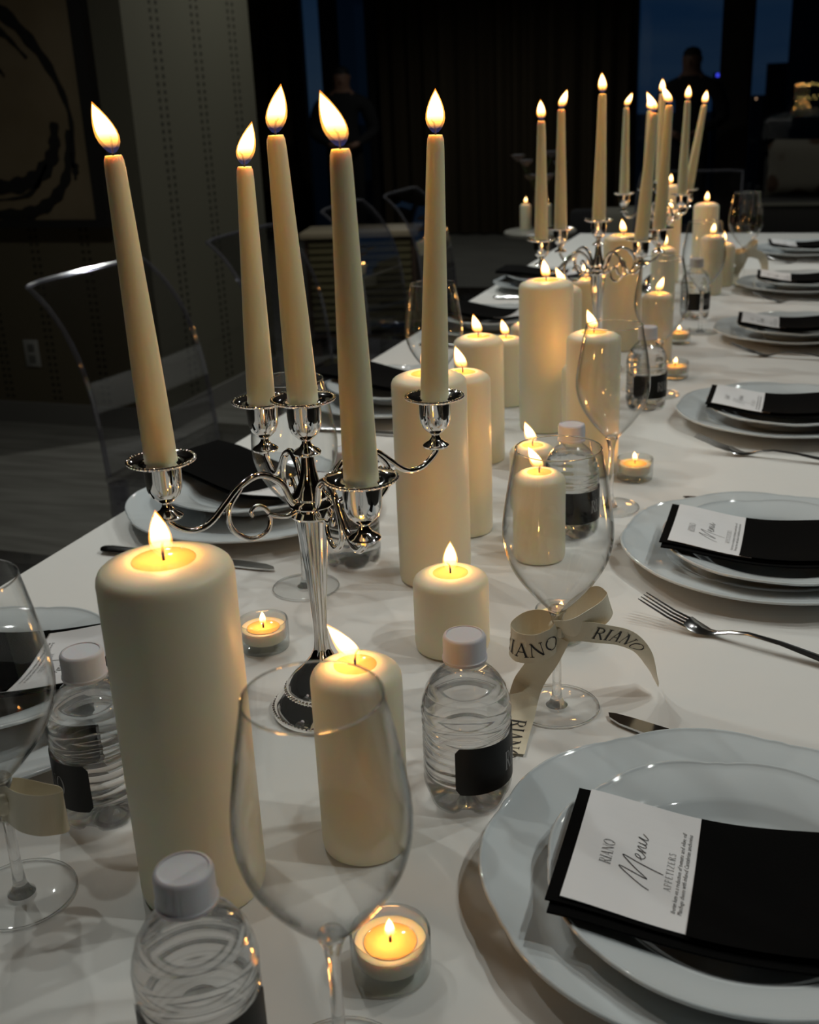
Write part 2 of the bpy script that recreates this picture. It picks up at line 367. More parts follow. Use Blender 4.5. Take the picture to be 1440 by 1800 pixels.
part('socket', boxes([(-.016, .016, -.008, -.0055, .018, .05), (-.016, .016, -.008, -.0055, .065, .097)]), mat('outlet_dark', (0.12, 0.12, 0.11), 0.4), ol)

# ceiling spots (fixture and its light)
for i, (x, y, p) in enumerate(SPOTS):
    t = thing('ceiling_spotlight', ['first', 'second', 'third', 'fourth', 'fifth', 'sixth', 'seventh', 'eighth', 'ninth', 'tenth', 'added fill, nearest'][i] + ' recessed ceiling spotlight over the table, counted from the near ' + ('left' if x < 0 else 'right') + ' side', 'spotlight', (x, y, CEIL - .06), 0, 'ceiling spots over the table')
    part('housing', cached('spoth', lambda: lathe([(.052, .06), (.052, .0), (.045, -.004), (.040, .0), (.040, .06)], 24)), FRAMEM, t)
    l = spot(i, x, y, p); l.parent = t; l.location = (0, 0, -.02)
for i, (x, y, p) in enumerate(AISLE_FILL):
    t = thing('ceiling_spotlight', ['added wide fill downlight over the left aisle, nearer one', 'added wide fill downlight over the left aisle, farther one', 'added wide fill downlight by the brown curtains', 'added wide fill downlight before the sofa'][i], 'spotlight', (x, y, CEIL - .06), 0, 'added fill downlights')
    part('housing', CACHE['spoth'], FRAMEM, t)
    l = spot(i, x, y, p); l.parent = t; l.location = (0, 0, -.02); l.rotation_euler = (0, 0, 0); l.data.spot_size = R(150); l.data.spot_blend = 1

# outside: far ground, dark towers with lit windows and signs
CITYD = mat('night_city', (0.004, 0.005, 0.007), 0.9)
single('city_ground', boxes([(-3000, 3000, 40, 5000, -90.2, -90)]), CITYD, 'dark land and water far below the windows', 'ground')
def em(name, c, s):
    m = mat(name, (0, 0, 0)); b = m.node_tree.nodes['Principled BSDF']; b.inputs['Emission Color'].default_value = (*c, 1); b.inputs['Emission Strength'].default_value = s; m.cycles.emission_sampling = 'NONE'; return m
YL = em('yellow_lamp', (1, .72, .2), 1.6); OL = em('orange_lamp', (1, .6, .35), .8); BL = em('blue_sign', (.06, .08, 1), 1.2); WL = em('white_lamp', (.6, .75, 1), .5)
def tower(x0, x1, y, top, lab, lights):
    b = thing('city_building', lab, 'building', ((x0 + x1) / 2, y, -90)); hwid = (x1 - x0) / 2
    part('tower_body', boxes([(-hwid, hwid, 0, 12, 0, 90 + top)]), CITYD, b)
    for nm, x, z, sx, sz, m in lights: part(nm, boxes([(-sx / 2, sx / 2, -.04, 0, -sz / 2, sz / 2)]), m, b, (x - (x0 + x1) / 2, 0, 90 + z))
tower(-5.15, -3.35, 110, 2.3, 'dark tower outside, cutting into the right window pane', [])
tower(-7.4, -4.6, 92, -.25, 'low dark building outside behind the man, with two orange lights', [('lit_window', -5.80, -.40, .11, .11, OL), ('lit_window', -4.92, -.42, .11, .11, OL)])
tower(-2.93, 9, 95, 22, 'dark building outside with yellow lit windows, far right', [('lit_window', -1.9 + k * .17 + .03 * sin(k * 5), .42 + .10 * sin(k * 2.1) * sin(k * .9), .05 + .02 * (k % 3), .06, YL) for k in range(14)] + [('lit_window', -1.95 + k * .21 + .04 * sin(k * 4), -.5 + .16 * sin(k * 3), .05 + .015 * (k % 3), .05, YL) for k in range(9)])
tower(-8.75, -7.6, 99, 1.62, 'slim dark building outside with a blue sign, beside the man', [('sign', -8.40, 1.42, .22, .26, BL), ('sign', -8.08, 1.14, .30, .14, WL)])

# ------------------------------------------------------------------ lettering
SER = .045
GLY = {
 'R': (.78, [([(.16, 0), (.16, 1)], .12), ([(.16, .975), (.42, .975), (.56, .9), (.6, .75), (.55, .6), (.42, .52), (.16, .515)], .055), ([(.57, .86), (.605, .75), (.57, .63)], .11), ([(.36, .52), (.72, .0)], .11), ([(.02, .02), (.30, .02)], SER), ([(.02, .98), (.2, .98)], SER), ([(.62, .02), (.82, .02)], SER)]),
 'I': (.38, [([(.19, 0), (.19, 1)], .12), ([(.05, .02), (.33, .02)], SER), ([(.05, .98), (.33, .98)], SER)]),
 'A': (.82, [([(.10, 0), (.41, 1)], .05), ([(.39, 1), (.70, 0)], .12), ([(.2, .36), (.58, .36)], .05), ([(.0, .02), (.22, .02)], SER), ([(.58, .02), (.84, .02)], SER)]),
 'N': (.92, [([(.14, 0), (.14, 1)], .05), ([(.12, .98), (.76, .02)], .12), ([(.76, 0), (.76, 1)], .05), ([(.02, .02), (.26, .02)], SER), ([(.0, .98), (.16, .98)], SER), ([(.64, .98), (.88, .98)], SER)]),
 'O': (.95, [([(.47 + .40 * cos(a * pi / 12), .5 + .49 * sin(a * pi / 12)) for a in range(25)], .055), ([(.47 + .385 * cos(a * pi / 12), .5 + .45 * sin(a * pi / 12)) for a in range(-4, 5)], .10), ([(.47 + .385 * cos(a * pi / 12), .5 + .45 * sin(a * pi / 12)) for a in range(8, 17)], .10)]),
 'P': (.70, [([(.16, 0), (.16, 1)], .12), ([(.16, .975), (.42, .975), (.56, .88), (.6, .73), (.55, .57), (.42, .48), (.16, .475)], .06), ([(.02, .02), (.30, .02)], SER), ([(.02, .98), (.2, .98)], SER)]),
 'E': (.68, [([(.16, 0), (.16, 1)], .12), ([(.05, .975), (.55, .975)], .05), ([(.16, .51), (.45, .51)], .05), ([(.05, .025), (.58, .025)], .05), ([(.56, .02), (.6, .18)], .05), ([(.54, .98), (.55, .84)], .05)]),
 'T': (.72, [([(.36, 0), (.36, 1)], .12), ([(.05, .975), (.67, .975)], .05), ([(.22, .02), (.5, .02)], SER), ([(.05, .98), (.06, .82)], .05), ([(.66, .98), (.65, .82)], .05)]),
 'Z': (.72, [([(.08, .975), (.62, .975)], .05), ([(.6, .97), (.09, .03)], .11), ([(.08, .025), (.64, .025)], .05)]),
 'S': (.60, [([(.48, .82), (.44, .93), (.3, .985), (.16, .93), (.11, .8), (.17, .66), (.32, .54), (.44, .4), (.5, .25), (.44, .09), (.28, .015), (.14, .07), (.08, .2)], .085)]),
}
def strokes(polys, fmap, vs, fs):
    """flat pen strokes: polys = [(points, width or list of widths)], fmap(u, v) -> 3D"""
    for pts, wd in polys:
        n = len(pts); b = len(vs)
        for i, p in enumerate(pts):
            q, r = pts[max(i - 1, 0)], pts[min(i + 1, n - 1)]; tx, ty = r[0] - q[0], r[1] - q[1]; L = math.hypot(tx, ty) or 1; nx, ny = -ty / L, tx / L
            ww = (wd[i] if isinstance(wd, list) else wd) / 2
            vs.append(fmap(p[0] + nx * ww, p[1] + ny * ww)); vs.append(fmap(p[0] - nx * ww, p[1] - ny * ww))
        for i in range(n - 1): a = b + 2 * i; fs.append((a, a + 1, a + 3, a + 2))
def subdiv(pts, n=4):
    o = []
    for (a, b), (c, d) in zip(pts, pts[1:]): o += [(a + (c - a) * k / n, b + (d - b) * k / n) for k in range(n)]
    return o + [pts[-1]]
def caps(text, h, fmap, vs, fs, space=.06, width=1.0, wt=1.0):
    """serif capitals of height h centred on u = 0, base line v = 0"""
    tot = sum(GLY[c][0] + space for c in text) - space; x = -tot / 2
    for c in text:
        adv, ps = GLY[c]
        strokes([(subdiv([((x + px) * h * width, py * h) for px, py in pts], 3), wd * h * wt) for pts, wd in ps], fmap, vs, fs); x += adv + space
    return tot * h * width

# ------------------------------------------------------------------ flames and candles
def flame_mesh(k, lean):
    prof = [(0, 0), (.34, .03), (.66, .11), (.90, .22), (1, .33), (.97, .45), (.84, .58), (.64, .71), (.40, .83), (.19, .92), (.07, .975), (0, 1)]
    me = lathe([(r * .232 * k, z) for r, z in prof], 16, None, 180)
    for v in me.vertices:      # the flame rises from the wick and bends over with the draught
        z = v.co.z; v.co.x += lean * z ** 1.35 * .9; v.co.z = z * (1 - .10 * lean * lean)
    me.update(); return me
E1 = Vector((cos(YAW), sin(YAW), 0)); E2 = Vector((sin(YAW), -cos(YAW), 0))     # right of / towards the photographer, level
def flame(parent, z, L, lean=0.0, x=0, y=0, watts=1.0):
    """flame of length L at height z: mantle, bright core and the light it gives"""
    rz = parent.rotation_euler[2]; ln = round(lean, 2)
    f = part('flame', cached(('flo', ln), lambda: flame_mesh(1.0, ln)), FLAME_OUT, parent, (x, y, z), (0, 0, YAW - rz)); f.scale = (L, L, L)
    part('flame_core', cached(('fli', ln), lambda: flame_mesh(.84, ln)), FLAME_IN, f, (0, 0, .09)).scale = (1, 1, .86)
    l = bpy.data.lights.new('flame_light', 'POINT'); l.energy = FLAME_W * watts; l.color = (1.0, 0.43, 0.10); l.shadow_soft_size = .005
    o = bpy.data.objects.new('flame_light', l); COL.objects.link(o); o.parent = f; o.location = (lean * .3, 0, .45)
def wick_mesh(h=.011, bend=.003):
    return tube([(0, 0, -.004), (0, 0, h * .4), (bend * .3, 0, h * .8), (bend, 0, h)], .0008, 6)
def pillar_body(r, h):
    p = [(0, 0), (r - .004, 0), (r - .0008, .0015), (r, .006), (r, h - .0115), (r - .0004, h - .0088), (r - .0016, h - .0062), (r - .0038, h - .0043), (r * .76, h - .0020), (r * .60, h - .0002), (r * .50, h - .0002), (r * .44, h - .0018), (0, h - .0024)]
    return lathe(p, 48)
def pillar(x, y, r, h, label, lean=0.0, L=.029, group='pillar candles down the middle of the table', watts=1.0):
    t = thing('pillar_candle', label, 'candle', (x, y, 0), random.uniform(0, 6), group)
    part('wax_body', cached(('pb', round(r, 4), round(h, 3)), lambda: pillar_body(r, h)), WAX, t)
    part('melted_pool', cached(('pp', round(r, 4)), lambda: lathe([(0, 0), (r * .44, 0), (r * .465, .0006)], 32)), POOL, t, (0, 0, h - .0015), label='glossy melted wax pool')
    part('wick', cached('wk', wick_mesh), WICK, t, (0, 0, h - .002))
    flame(t, h + .0005, L, lean, watts=watts)
    return t
P8 = [  # x, y, radius, height, lean, label
 (-.340, .505, .0400, .2285, -.05, 'tall thick ivory pillar candle, nearest and largest at left front'),
 (-.254, .574, .0296, .136, -.62, 'slim ivory pillar candle standing behind the front empty wine glass'),
 (-.283, .863, .0342, .074, .02, 'short squat ivory pillar candle behind the capped middle water bottle'),
 (-.347, 1.008, .0375, .219, -.1, 'tall thick ivory pillar right of the nearest candelabrum, behind its right arm'),
 (-.354, 1.145, .0305, .188, -.3, 'slim pillar tucked directly behind the tall pillar at the nearest candelabrum'),
 (-.412, 1.407, .0335, .173, -.25, 'medium pillar with left-leaning flame, left of the tallest middle pillar'),
 (-.452, 1.70, .0290, .110, -.25, 'small pillar half hidden between the medium pillar and the tallest middle pillar'),
 (-.359, 1.579, .0396, .221, -.15, 'tall thick glowing pillar in the middle, front of the second candelabrum'),
 (-.254, 1.390, .0345, .186, -.35, 'medium thick pillar seen through the third right-hand wine glass'),
 (-.364, 1.72, .0290, .190, -.45, 'slim tall pillar peeking out behind the tall glowing middle pillar'),
 (-.420, 2.20, .0290, .126, -.2, 'small pillar behind the second candelabrum stem, on its left'),
 (-.340, 2.15, .0370, .217, -.15, 'tall thick pillar behind the second candelabrum, right of its centre cup'),
 (-.256, 2.027, .0285, .129, .35, 'slim pillar seen inside the fourth right-hand wine glass'),
 (-.330, 2.690, .0290, .124, .2, 'small pillar with pale shoulder in front of the farthest candelabrum'),
 (-.352, 2.960, .0290, .180, .1, 'slim pillar just behind the farthest candelabrum'),
 (-.385, 3.220, .0290, .225, .1, 'tall slim pillar at the far end, left of the last tall tapers'),
 (-.274, 3.100, .0330, .187, .05, 'thick pillar at the far end, right of the last tall tapers'),
 (-.229, 2.790, .0275, .140, .15, 'slim pillar seen through the bowl of the fifth right-hand wine glass'),
 (-.212, 2.920, .0290, .105, .0, 'low pillar at the far right edge of the candle row'),
 (-.292, 1.505, .0270, .118, -.1, 'small pillar squeezed between the tall glowing pillar and its right neighbour'),
 (-.254, 1.086, .0280, .098, -.45, 'short slim pillar seen through the ribboned wine glass, in front'),
 (-.297, 1.235, .0275, .080, -.35, 'low pillar behind the short one in the ribboned wine glass'),
 (-.468, 1.90, .0285, .094, -.1, 'low pillar on the far left flank beyond the tall glowing pillar'),
]
for x, y, r, h, ln, lab in P8: pillar(x, y, r, h, lab, ln)

def tealight(x, y, label, lean=0.0):
    t = thing('tealight', label, 'tealight', (x, y, 0), random.uniform(0, 6), 'tealights in glass cups')
    part('glass_cup', cached('tlc', lambda: lathe([(0, .0005), (.020, .0005), (.0225, .002), (.0230, .006), (.0232, .0275), (.0226, .0290), (.0216, .0285), (.0212, .027), (.0208, .0115), (.019, .0095), (0, .009)], 40)), CUPG, t)
    part('wax', cached('tlw', lambda: lathe([(0, .0098), (.0192, .0098), (.0203, .0125), (.0206, .0215), (.0195, .0218), (.0150, .0205), (0, .0202)], 36)), WAX, t)
    part('melted_pool', cached('tlp', lambda: lathe([(0, 0), (.0145, 0), (.0152, .0004)], 28)), POOL, t, (0, 0, .0207))
    part('wick', cached('wks', lambda: wick_mesh(.007, .003)), WICK, t, (0, 0, .021))
    flame(t, .0235, .014, lean, watts=.5)
CUPG = glass_thin('tealight_glass', (0.93, 0.95, 0.95), (0.45, 0.5, 0.5), 0.06, 3, 0.03)
for x, y, ln, lab in [(-.450, .814, 0, 'tealight in a glass cup behind the large left pillar'), (-.196, .467, 0, 'tealight in a glass cup at the front, beside the empty wine glass stem'),
                      (-.192, .905, .1, 'tealight in a glass cup behind the ribboned glass stem'), (-.194, 1.368, -.1, 'tealight in a glass cup left of the second and third right plates'),
                      (-.209, 1.923, .1, 'tealight in a glass cup beyond the third right bottle'), (-.236, 2.211, 0, 'farthest tealight in a glass cup, half hidden by a pillar')]:
    tealight(x, y, lab, ln)

def taper(x, y, z, label, lx=0.0, ly=0.0, lean=0.0, k=1.0, H=.207, group='tapers in the candelabra'):
    """tall taper leaning by lx to the right and ly towards the viewer"""
    t = thing('taper_candle', label, 'candle', (x, y, z), 0, group)
    ax = E1 * lx + E2 * ly
    q = Vector((0, 0, 1)).rotation_difference(Vector((0, 0, 1)) + ax)
    prof = [(0, -.012), (.0095, -.012), (.0112, -.004), (.0116, 0), (.0114, .02), (.0104, .07), (.0086, .13), (.0068, H - .010), (.0063, H - .003), (.0052, H), (.003, H - .001), (0, H - .0025)]
    b = part('wax_body', cached(('tb', H), lambda: lathe(prof, 28)), TAPERWAX, t, (0, 0, 0), q); b.scale = (1, 1, k)
    top = q @ Vector((0, 0, H * k))
    part('wick', cached('wk', wick_mesh), WICK, t, tuple(top), (0, 0, random.uniform(0, 6)))
    flame(t, top.z + .001, .032, lean, top.x, top.y)

# ------------------------------------------------------------------ candelabra
def cup_meshes():
    cup = lathe([(0, -.004), (.004, -.004), (.0105, -.003), (.0110, -.0015), (.0095, 0), (.0055, .0025), (.0035, .0055), (.0034, .0075), (.0065, .0100), (.0105, .0140), (.0124, .0190), (.0130, .0260), (.0132, .0375), (.0120, .0380), (.0118, .0280), (0, .026)], 32)
    pan = lathe([(.0118, .0372), (.0150, .0362), (.0205, .0375), (.0232, .0392), (.0238, .0400), (.0232, .0408), (.0205, .0392), (.0150, .0380), (.0118, .0390)], 40)
    return cup, pan, beads(46, .0236, .0402, .0014)
def add_cup(parent, loc):
    cup, pan, bd = cached('cup', cup_meshes)
    c = part('candle_cup', cup, SILVER, parent, loc)
    return c, pan, bd
ARM1 = [(0, .181), (.006, .189), (.013, .2035), (.030, .2135), (.048, .208), (.060, .198), (.073, .187), (.084, .1835), (.095, .186), (.1055, .194), (.106, .200)]
ARM2 = [(.047, .2075), (.058, .193), (.057, .177), (.043, .1655), (.028, .168), (.0245, .181), (.033, .190), (.040, .187), (.039, .1825)]
ARM3 = [(.002, .178), (.010, .176), (.020, .179), (.026, .182)]
def arm_mesh():
    vs, fs = [], []
    for P, r in ((ARM1, lambda t: .0028 - .0005 * t), (ARM2, lambda t: .0025 - .0010 * t), (ARM3, lambda t: .0022)):
        tube_data(catmull([(.012 + a, 0, z) for a, z in P], 6), r, 8, vs, fs)
    tube_data(catmull([(.075, 0, .1925), (.070, 0, .1985), (.064, 0, .2015)], 4), lambda t: .0022 * (1 - .7 * t), 6, vs, fs)
    return pyd(vs, fs)
def candelabrum(x, y, rot, label, tapers, arms=None):
    arms = arms or [(k * 90, .118) for k in range(4)]
    t = thing('candelabrum', label, 'candelabrum', (x, y, 0), rot, 'five-light silver candelabra')
    base = part('base', cached('cbase', lambda: lathe([(0, .0005), (.0430, .0005), (.0445, .002), (.0440, .005), (.0410, .0105), (.0350, .0160), (.0318, .0195), (.0325, .0215), (.0310, .0260), (.0250, .0330), (.0170, .0400), (.0100, .0490), (.0068, .0560)], 48)), SILVER, t)
    part('beaded_rim', cached('cbd1', lambda: beads(76, .0435, .0052, .0016)), SILVER, base)
    part('beaded_rim', cached('cbd2', lambda: beads(58, .0326, .0212, .0015)), SILVER, base)
    part('fluted_stem', cached('cstem', lambda: lathe([(.0068, .055), (.0056, .064), (.0054, .076), (.0068, .100), (.0092, .130), (.0115, .155), (.0130, .171)], 64, lambda a, r, z: (r * (1 + .07 * cos(8 * a)), z))), SILVER, t)
    part('collar', cached('ccol', lambda: lathe([(.010, .170), (.0158, .171), (.0170, .173), (.0150, .1755), (.0138, .177), (.0155, .1785), (.0170, .181), (.0158, .184), (.0138, .186), (.0142, .188), (.0125, .190), (.0080, .199), (.0056, .210), (.0048, .2215)], 40)), SILVER, t)
    c, pan, bd = add_cup(t, (0, 0, .2245)); part('drip_pan', pan, SILVER, c); part('beaded_rim', bd, SILVER, c)
    for k in range(4):
        a, rr = R(arms[k][0]), arms[k][1]
        am = part('arm', cached('carm', arm_mesh), SILVER, t, (0, 0, 0), (0, 0, a)); am.scale = (rr / .118, 1, 1)
        c, pan, bd = add_cup(t, (rr * cos(a), rr * sin(a), .2015)); part('drip_pan', pan, SILVER, c); part('beaded_rim', bd, SILVER, c)
    for k, (lab, lx, ly, ln, *kk) in enumerate(tapers):
        if k == 4: px, py, z = x, y, .2515
        else: px, py, z = x + arms[k][1] * cos(rot + R(arms[k][0])), y + arms[k][1] * sin(rot + R(arms[k][0])), .2285
        taper(px, py, z + .010, lab, lx, ly, ln, *kk)
# arm order: right, back, left, front, then the centre
candelabrum(-.351, .729, 0, 'silver five-arm candelabrum nearest the camera, beside the big left pillar', [
    ('tall cream taper in the right arm of the nearest candelabrum', .037, 0, .03), ('tall cream taper in the back-left arm of the nearest candelabrum', .018, 0, .30, .915),
    ('leftmost tall cream taper, in the left arm of the nearest candelabrum', -.03, 0, -.32), ('tall cream taper in the front arm of the nearest candelabrum', -.004, 0, -.34),
    ('tall cream taper in the centre cup of the nearest candelabrum', -.026, 0, .22, .92)], [(58.5, .128), (136, .100), (234, .116), (310.5, .132)])
candelabrum(-.353, 1.960, R(46), 'silver five-arm candelabrum in the middle of the table', [
    ('cream taper in the right back arm of the middle candelabrum', .045, 0, -.45), ('cream taper in the back-left arm of the middle candelabrum', .0, 0, .35),
    ('leftmost cream taper of the middle candelabrum', .0, 0, -.05, .93), ('cream taper in the front-right arm of the middle candelabrum', .075, 0, -.45, .96), ('cream taper in the centre of the middle candelabrum', .01, 0, -.05)], [(-6, .122), (90, .118), (180, .118), (270, .118)])
candelabrum(-.362, 2.820, R(33), 'silver five-arm candelabrum farthest down the table', [
    ('farthest cream taper leaning right, last on the right', .15, 0, .15, .95), ('cream taper in the back arm of the farthest candelabrum', .0, 0, .0, .90),
    ('leftmost cream taper of the farthest candelabrum, flame blown right', .0, 0, .45, .95), ('upright cream taper in the near right arm of the farthest candelabrum', .02, 0, .05), ('cream taper in the centre of the farthest candelabrum', -.01, 0, .0, .97)], [(0, .076), (90, .070), (180, .092), (270, .118)])

# ------------------------------------------------------------------ wine glasses
def bowl_mesh():
    p = [(.0045, .0870), (.0075, .0895), (.013, .0950), (.0215, .1045), (.0305, .1165), (.0375, .1290), (.0415, .1415), (.0428, .1525), (.0423, .1650), (.0402, .1800), (.0372, .1980), (.0325, .2215)]
    P = catmull([(r, 0, z) for r, z in p], 3)
    outer = [(v.x, v.z) for v in P]; inner = [(max(r - .0008, 0), z + .0006) for r, z in outer if z > .0905]
    return lathe([(0, .0866)] + outer + [(.0321, .2221)] + inner[::-1] + [(0, .0925)], 56)
def stem_mesh(): return lathe([(0, .0022), (.009, .0026), (.0062, .0048), (.0045, .0100), (.0036, .0200), (.0033, .0500), (.0036, .0720), (.0050, .0820), (.0075, .0880), (.0060, .0905), (0, .0915)], 24)
def foot_mesh(): return lathe([(0, 0.0004), (.0325, .0004), (.0343, .0009), (.0346, .0018), (.0335, .0022), (.020, .0026), (.008, .0040), (0, .0042)], 56)
def wine_glass(x, y, label):
    t = thing('wine_glass', label, 'glass', (x, y, 0), 0, 'empty wine glasses')
    part('bowl', cached('wgb', bowl_mesh), GLASS, t); part('stem', cached('wgs', stem_mesh), STEMG, t); part('foot', cached('wgf', foot_mesh), FOOTG, t); part('rim', cached('wgfr', lambda: lathe([(.0338, .0006), (.0347, .0006), (.0350, .0014), (.0346, .0022), (.0338, .0022), (.0336, .0014), (.0338, .0006)], 56)), STEMG, t)
    part('rim', cached('wgr', lambda: lathe([(.0321, .2214), (.0327, .2214), (.0328, .2220), (.0325, .2224), (.0320, .2222), (.0321, .2214)], 56)), STEMG, t)
for x, y, lab in [(-.168, .781, 'empty wine glass with a cream bow tied round its stem, right of centre'), (-.196, .393, 'large empty wine glass at the very front, overlapping two pillars'),
                  (-.448, .459, 'empty wine glass cut off by the left frame edge'), (-.206, 1.254, 'empty wine glass left of the second right plate'),
                  (-.222, 1.800, 'empty wine glass in front of the small pillar near the middle candelabrum'), (-.205, 2.318, 'empty wine glass by the farthest black-labelled bottle'),
                  (-.469, .947, 'empty wine glass behind the nearest candelabrum stem'), (-.515, 1.527, 'empty wine glass on the left, behind the rightmost near taper'), (-.165, 2.98, 'empty wine glass with a bow at the far end of the candles')]:
    wine_glass(x, y, lab)

# ------------------------------------------------------------------ ribbon bows
def ribbon_strip(pts, wv, width, n=8):
    """strip along pts (local: right, towards viewer, up) with a width vector at each point"""
    f = lambda p: E1 * p[0] + E2 * p[1] + Vector((0, 0, p[2]))
    C = catmull([f(p) for p in pts], n); W = [v.normalized() for v in catmull([f(p) for p in wv], n)]
    S = [0]
    for a, b in zip(C, C[1:]): S.append(S[-1] + (b - a).length)
    th = .00035; vs, fs = [], []; m = len(C); Ns = []
    for i in range(m):
        T = (C[min(i + 1, m - 1)] - C[max(i - 1, 0)]).normalized(); Wd = (W[i] - T * W[i].dot(T)).normalized(); W[i] = Wd; Ns.append(T.cross(Wd).normalized())
    for i in range(m):
        for sgn in (-1, 1):
            for e in (-.5, .5): vs.append(C[i] + W[i] * width * e + Ns[i] * th * sgn * .5)
    for i in range(m - 1):
        a = 4 * i; b = a + 4; fs += [(a, b, b + 1, a + 1), (a + 2, a + 3, b + 3, b + 2), (a, a + 2, b + 2, b), (a + 1, b + 1, b + 3, a + 3)]
    fs += [(0, 1, 3, 2), (4 * m - 4, 4 * m - 2, 4 * m - 1, 4 * m - 3)]
    def at(u, v, side=1):
        i = 0
        while i < m - 2 and S[i + 1] < u: i += 1
        t = (u - S[i]) / max(S[i + 1] - S[i], 1e-9)
        return C[i].lerp(C[i + 1], t) + W[i].lerp(W[i + 1], t) * v + Ns[i].lerp(Ns[i + 1], t) * (th * .5 + .0004) * side
    return pyd(vs, fs, True, 60), at, S[-1]
def bow(x, y, label, rz=0.0, tails=True, text=True, zk=.071):
    t = thing('ribbon_bow', label, 'ribbon', (x, y, 0), rz, 'cream ribbon bows')
    def mk(): 
        o = []
        o.append(ribbon_strip([(.002, .002, zk), (-.012, -.010, zk), (-.026, -.011, zk - .003), (-.037, -.002, zk - .007), (-.033, .009, zk - .010), (-.019, .013, zk - .010), (-.007, .011, zk - .006), (.0, .005, zk - .001)], [(0, .1, 1)] * 3 + [(0.05, .1, 1)] * 2 + [(0, .15, 1)] * 3, .027))
        o.append(ribbon_strip([(0, .004, zk), (.012, .009, zk + .003), (.026, .008, zk + .010), (.038, .003, zk + .016), (.042, -.005, zk + .020), (.034, -.013, zk + .022), (.016, -.009, zk + .014), (.0, -.001, zk)], [(-.3, .4, 1)] * 4 + [(-.3, .5, .9)] * 4, .026))
        o.append(ribbon_strip([(.002, .005, zk), (.018, .008, zk + .001), (.034, .006, zk - .003), (.054, .0, zk - .011), (.070, -.008, zk - .028), (.080, -.015, zk - .050), (.083, -.02, .013)], [(.2, .3, 1), (.25, .3, 1), (.3, .35, 1), (.35, .5, .9), (.3, .8, .6), (.1, 1, .3), (0, 1, .15)], .021))
        o.append(ribbon_strip([(-.002, .005, zk - .004), (-.012, .004, zk - .026), (-.024, .0, zk - .050), (-.033, .022, .0060), (-.040, .045, .0030), (-.046, .068, .0022)], [(1, .1, 0)] * 6, .024))
        return o
    L = cached(('bow', zk), mk)
    names = ['loop', 'loop', 'tail', 'tail']
    for i, (me, at, ln) in enumerate(L):
        if i >= 2 and not tails: continue
        if i == 1 and not tails: continue
        p = part(names[i], me, RIBBON, t)
        if text:
            def word(c, h, side, flip, vo, key):
                def f():
                    vs, fs = [], []; caps('RIANO', h, lambda u, v: at(c + (u if not flip else -u), v + vo, side), vs, fs, .05); return pyd(vs, fs, False)
                part('lettering', cached(key, f), INK, p)
            if i == 0: word(ln * .70, .0130, 1, False, -.0080, 'rb0')
            if i == 2: word(.052, .0125, 1, False, -.006, 'rb2')
            if i == 3: word(ln * .86, .0130, 1, False, -.006, 'rb3')
    part('knot', cached('knot', lambda: lathe([(0, -.008), (.004, -.0075), (.0068, -.004), (.0062, 0), (.0070, .004), (.0045, .0075), (0, .008)], 14, lambda a, r, z: (r * (1 + .18 * sin(5 * a + z * 300)), z))), RIBBON, t, (0, 0, zk))
bow(-.168, .781, 'cream satin bow with black lettering tied to the right-hand wine glass stem')
bow(-.448, .459, 'plain cream satin loop on the glass at the left frame edge', R(178), False, False)
bow(-.165, 2.98, 'small cream bow on the farthest visible wine glass', R(20), True, False)

# ------------------------------------------------------------------ water bottles
def bottle_prof():
    pts = [(.0285, .0016), (.0305, .0055), (.0316, .0130), (.0316, .0190)]
    for z in (.0225, .0285, .0345, .0405, .0465, .0525): pts += [(.0302, z), (.0309, z + .0008), (.0315, z + .0030), (.0309, z + .0052)]
    pts += [(.0310, .0575), (.0300, .0592), (.0311, .0612), (.0316, .0640), (.0305, .0662), (.0316, .0690), (.0316, .0735), (.0306, .0755), (.0308, .0785), (.0285, .0850), (.0278, .0862), (.0282, .0875), (.0245, .0940), (.0195, .1000), (.0150, .1040), (.0128, .1065), (.0125, .1100)]
    return pts
def petal(a, r, z):
    k = max(0, 1 - z / .016)
    return r * (1 - .10 * k * abs(cos(2.5 * a)) ** 3), z + (.006 * k * max(0, cos(5 * a)) ** 2 if z < .003 else .002 * k * cos(5 * a))
def bottle_shell():
    return lathe([(0, .0060), (.010, .0050), (.0210, .0022)] + bottle_prof() + [(.0125, .1140)], 60, petal, 75)
def bottle_water():
    p = [(max(r - .0009, 0), z + .0006) for r, z in bottle_prof() if z < .0955]
    return lathe([(0, .0072), (.010, .0062), (.0205, .0034)] + p + [(0, p[-1][1])], 60, petal, 75)
def cap_mesh():
    return lathe([(.0128, .1095), (.0152, .1095), (.0156, .1105), (.0156, .1118), (.0150, .1122), (.0147, .1128), (.0147, .1265), (.0140, .1282), (.0125, .1288), (.0121, .1281), (0, .1281)], 72, lambda a, r, z: (r * (1 + (.012 * cos(36 * a) if .1126 < z < .127 and r > .0145 else 0)), z))
ARC = R(168)
def label_mesh():
    z0, z1, r, n = .0205, .0575, .0319, 30; rc = .004; vs, fs = [], []
    for i in range(n + 1):
        a = -ARC / 2 + ARC * i / n; d = min(i, n - i) * ARC / n * r; e = rc - math.sqrt(max(0, rc * rc - (rc - min(d, rc)) ** 2))
        for rr in (r, r + .0002): vs += [(rr * cos(a), rr * sin(a), z0 + e), (rr * cos(a), rr * sin(a), z1 - e)]
    for i in range(n): a = 4 * i; b = a + 4; fs += [(a, b, b + 1, a + 1), (a + 2, a + 3, b + 3, b + 2), (a, a + 2, b + 2, b), (a + 1, b + 1, b + 3, a + 3)]
    return pyd(vs, fs, True, 60)
def label_text():
    vs, fs = [], []; rr = .0323
    caps('RIANO', .0145, lambda u, v: Vector((rr * cos(u / rr + .30), rr * sin(u / rr + .30), .0315 + v)), vs, fs, .02, .62); return pyd(vs, fs, False)
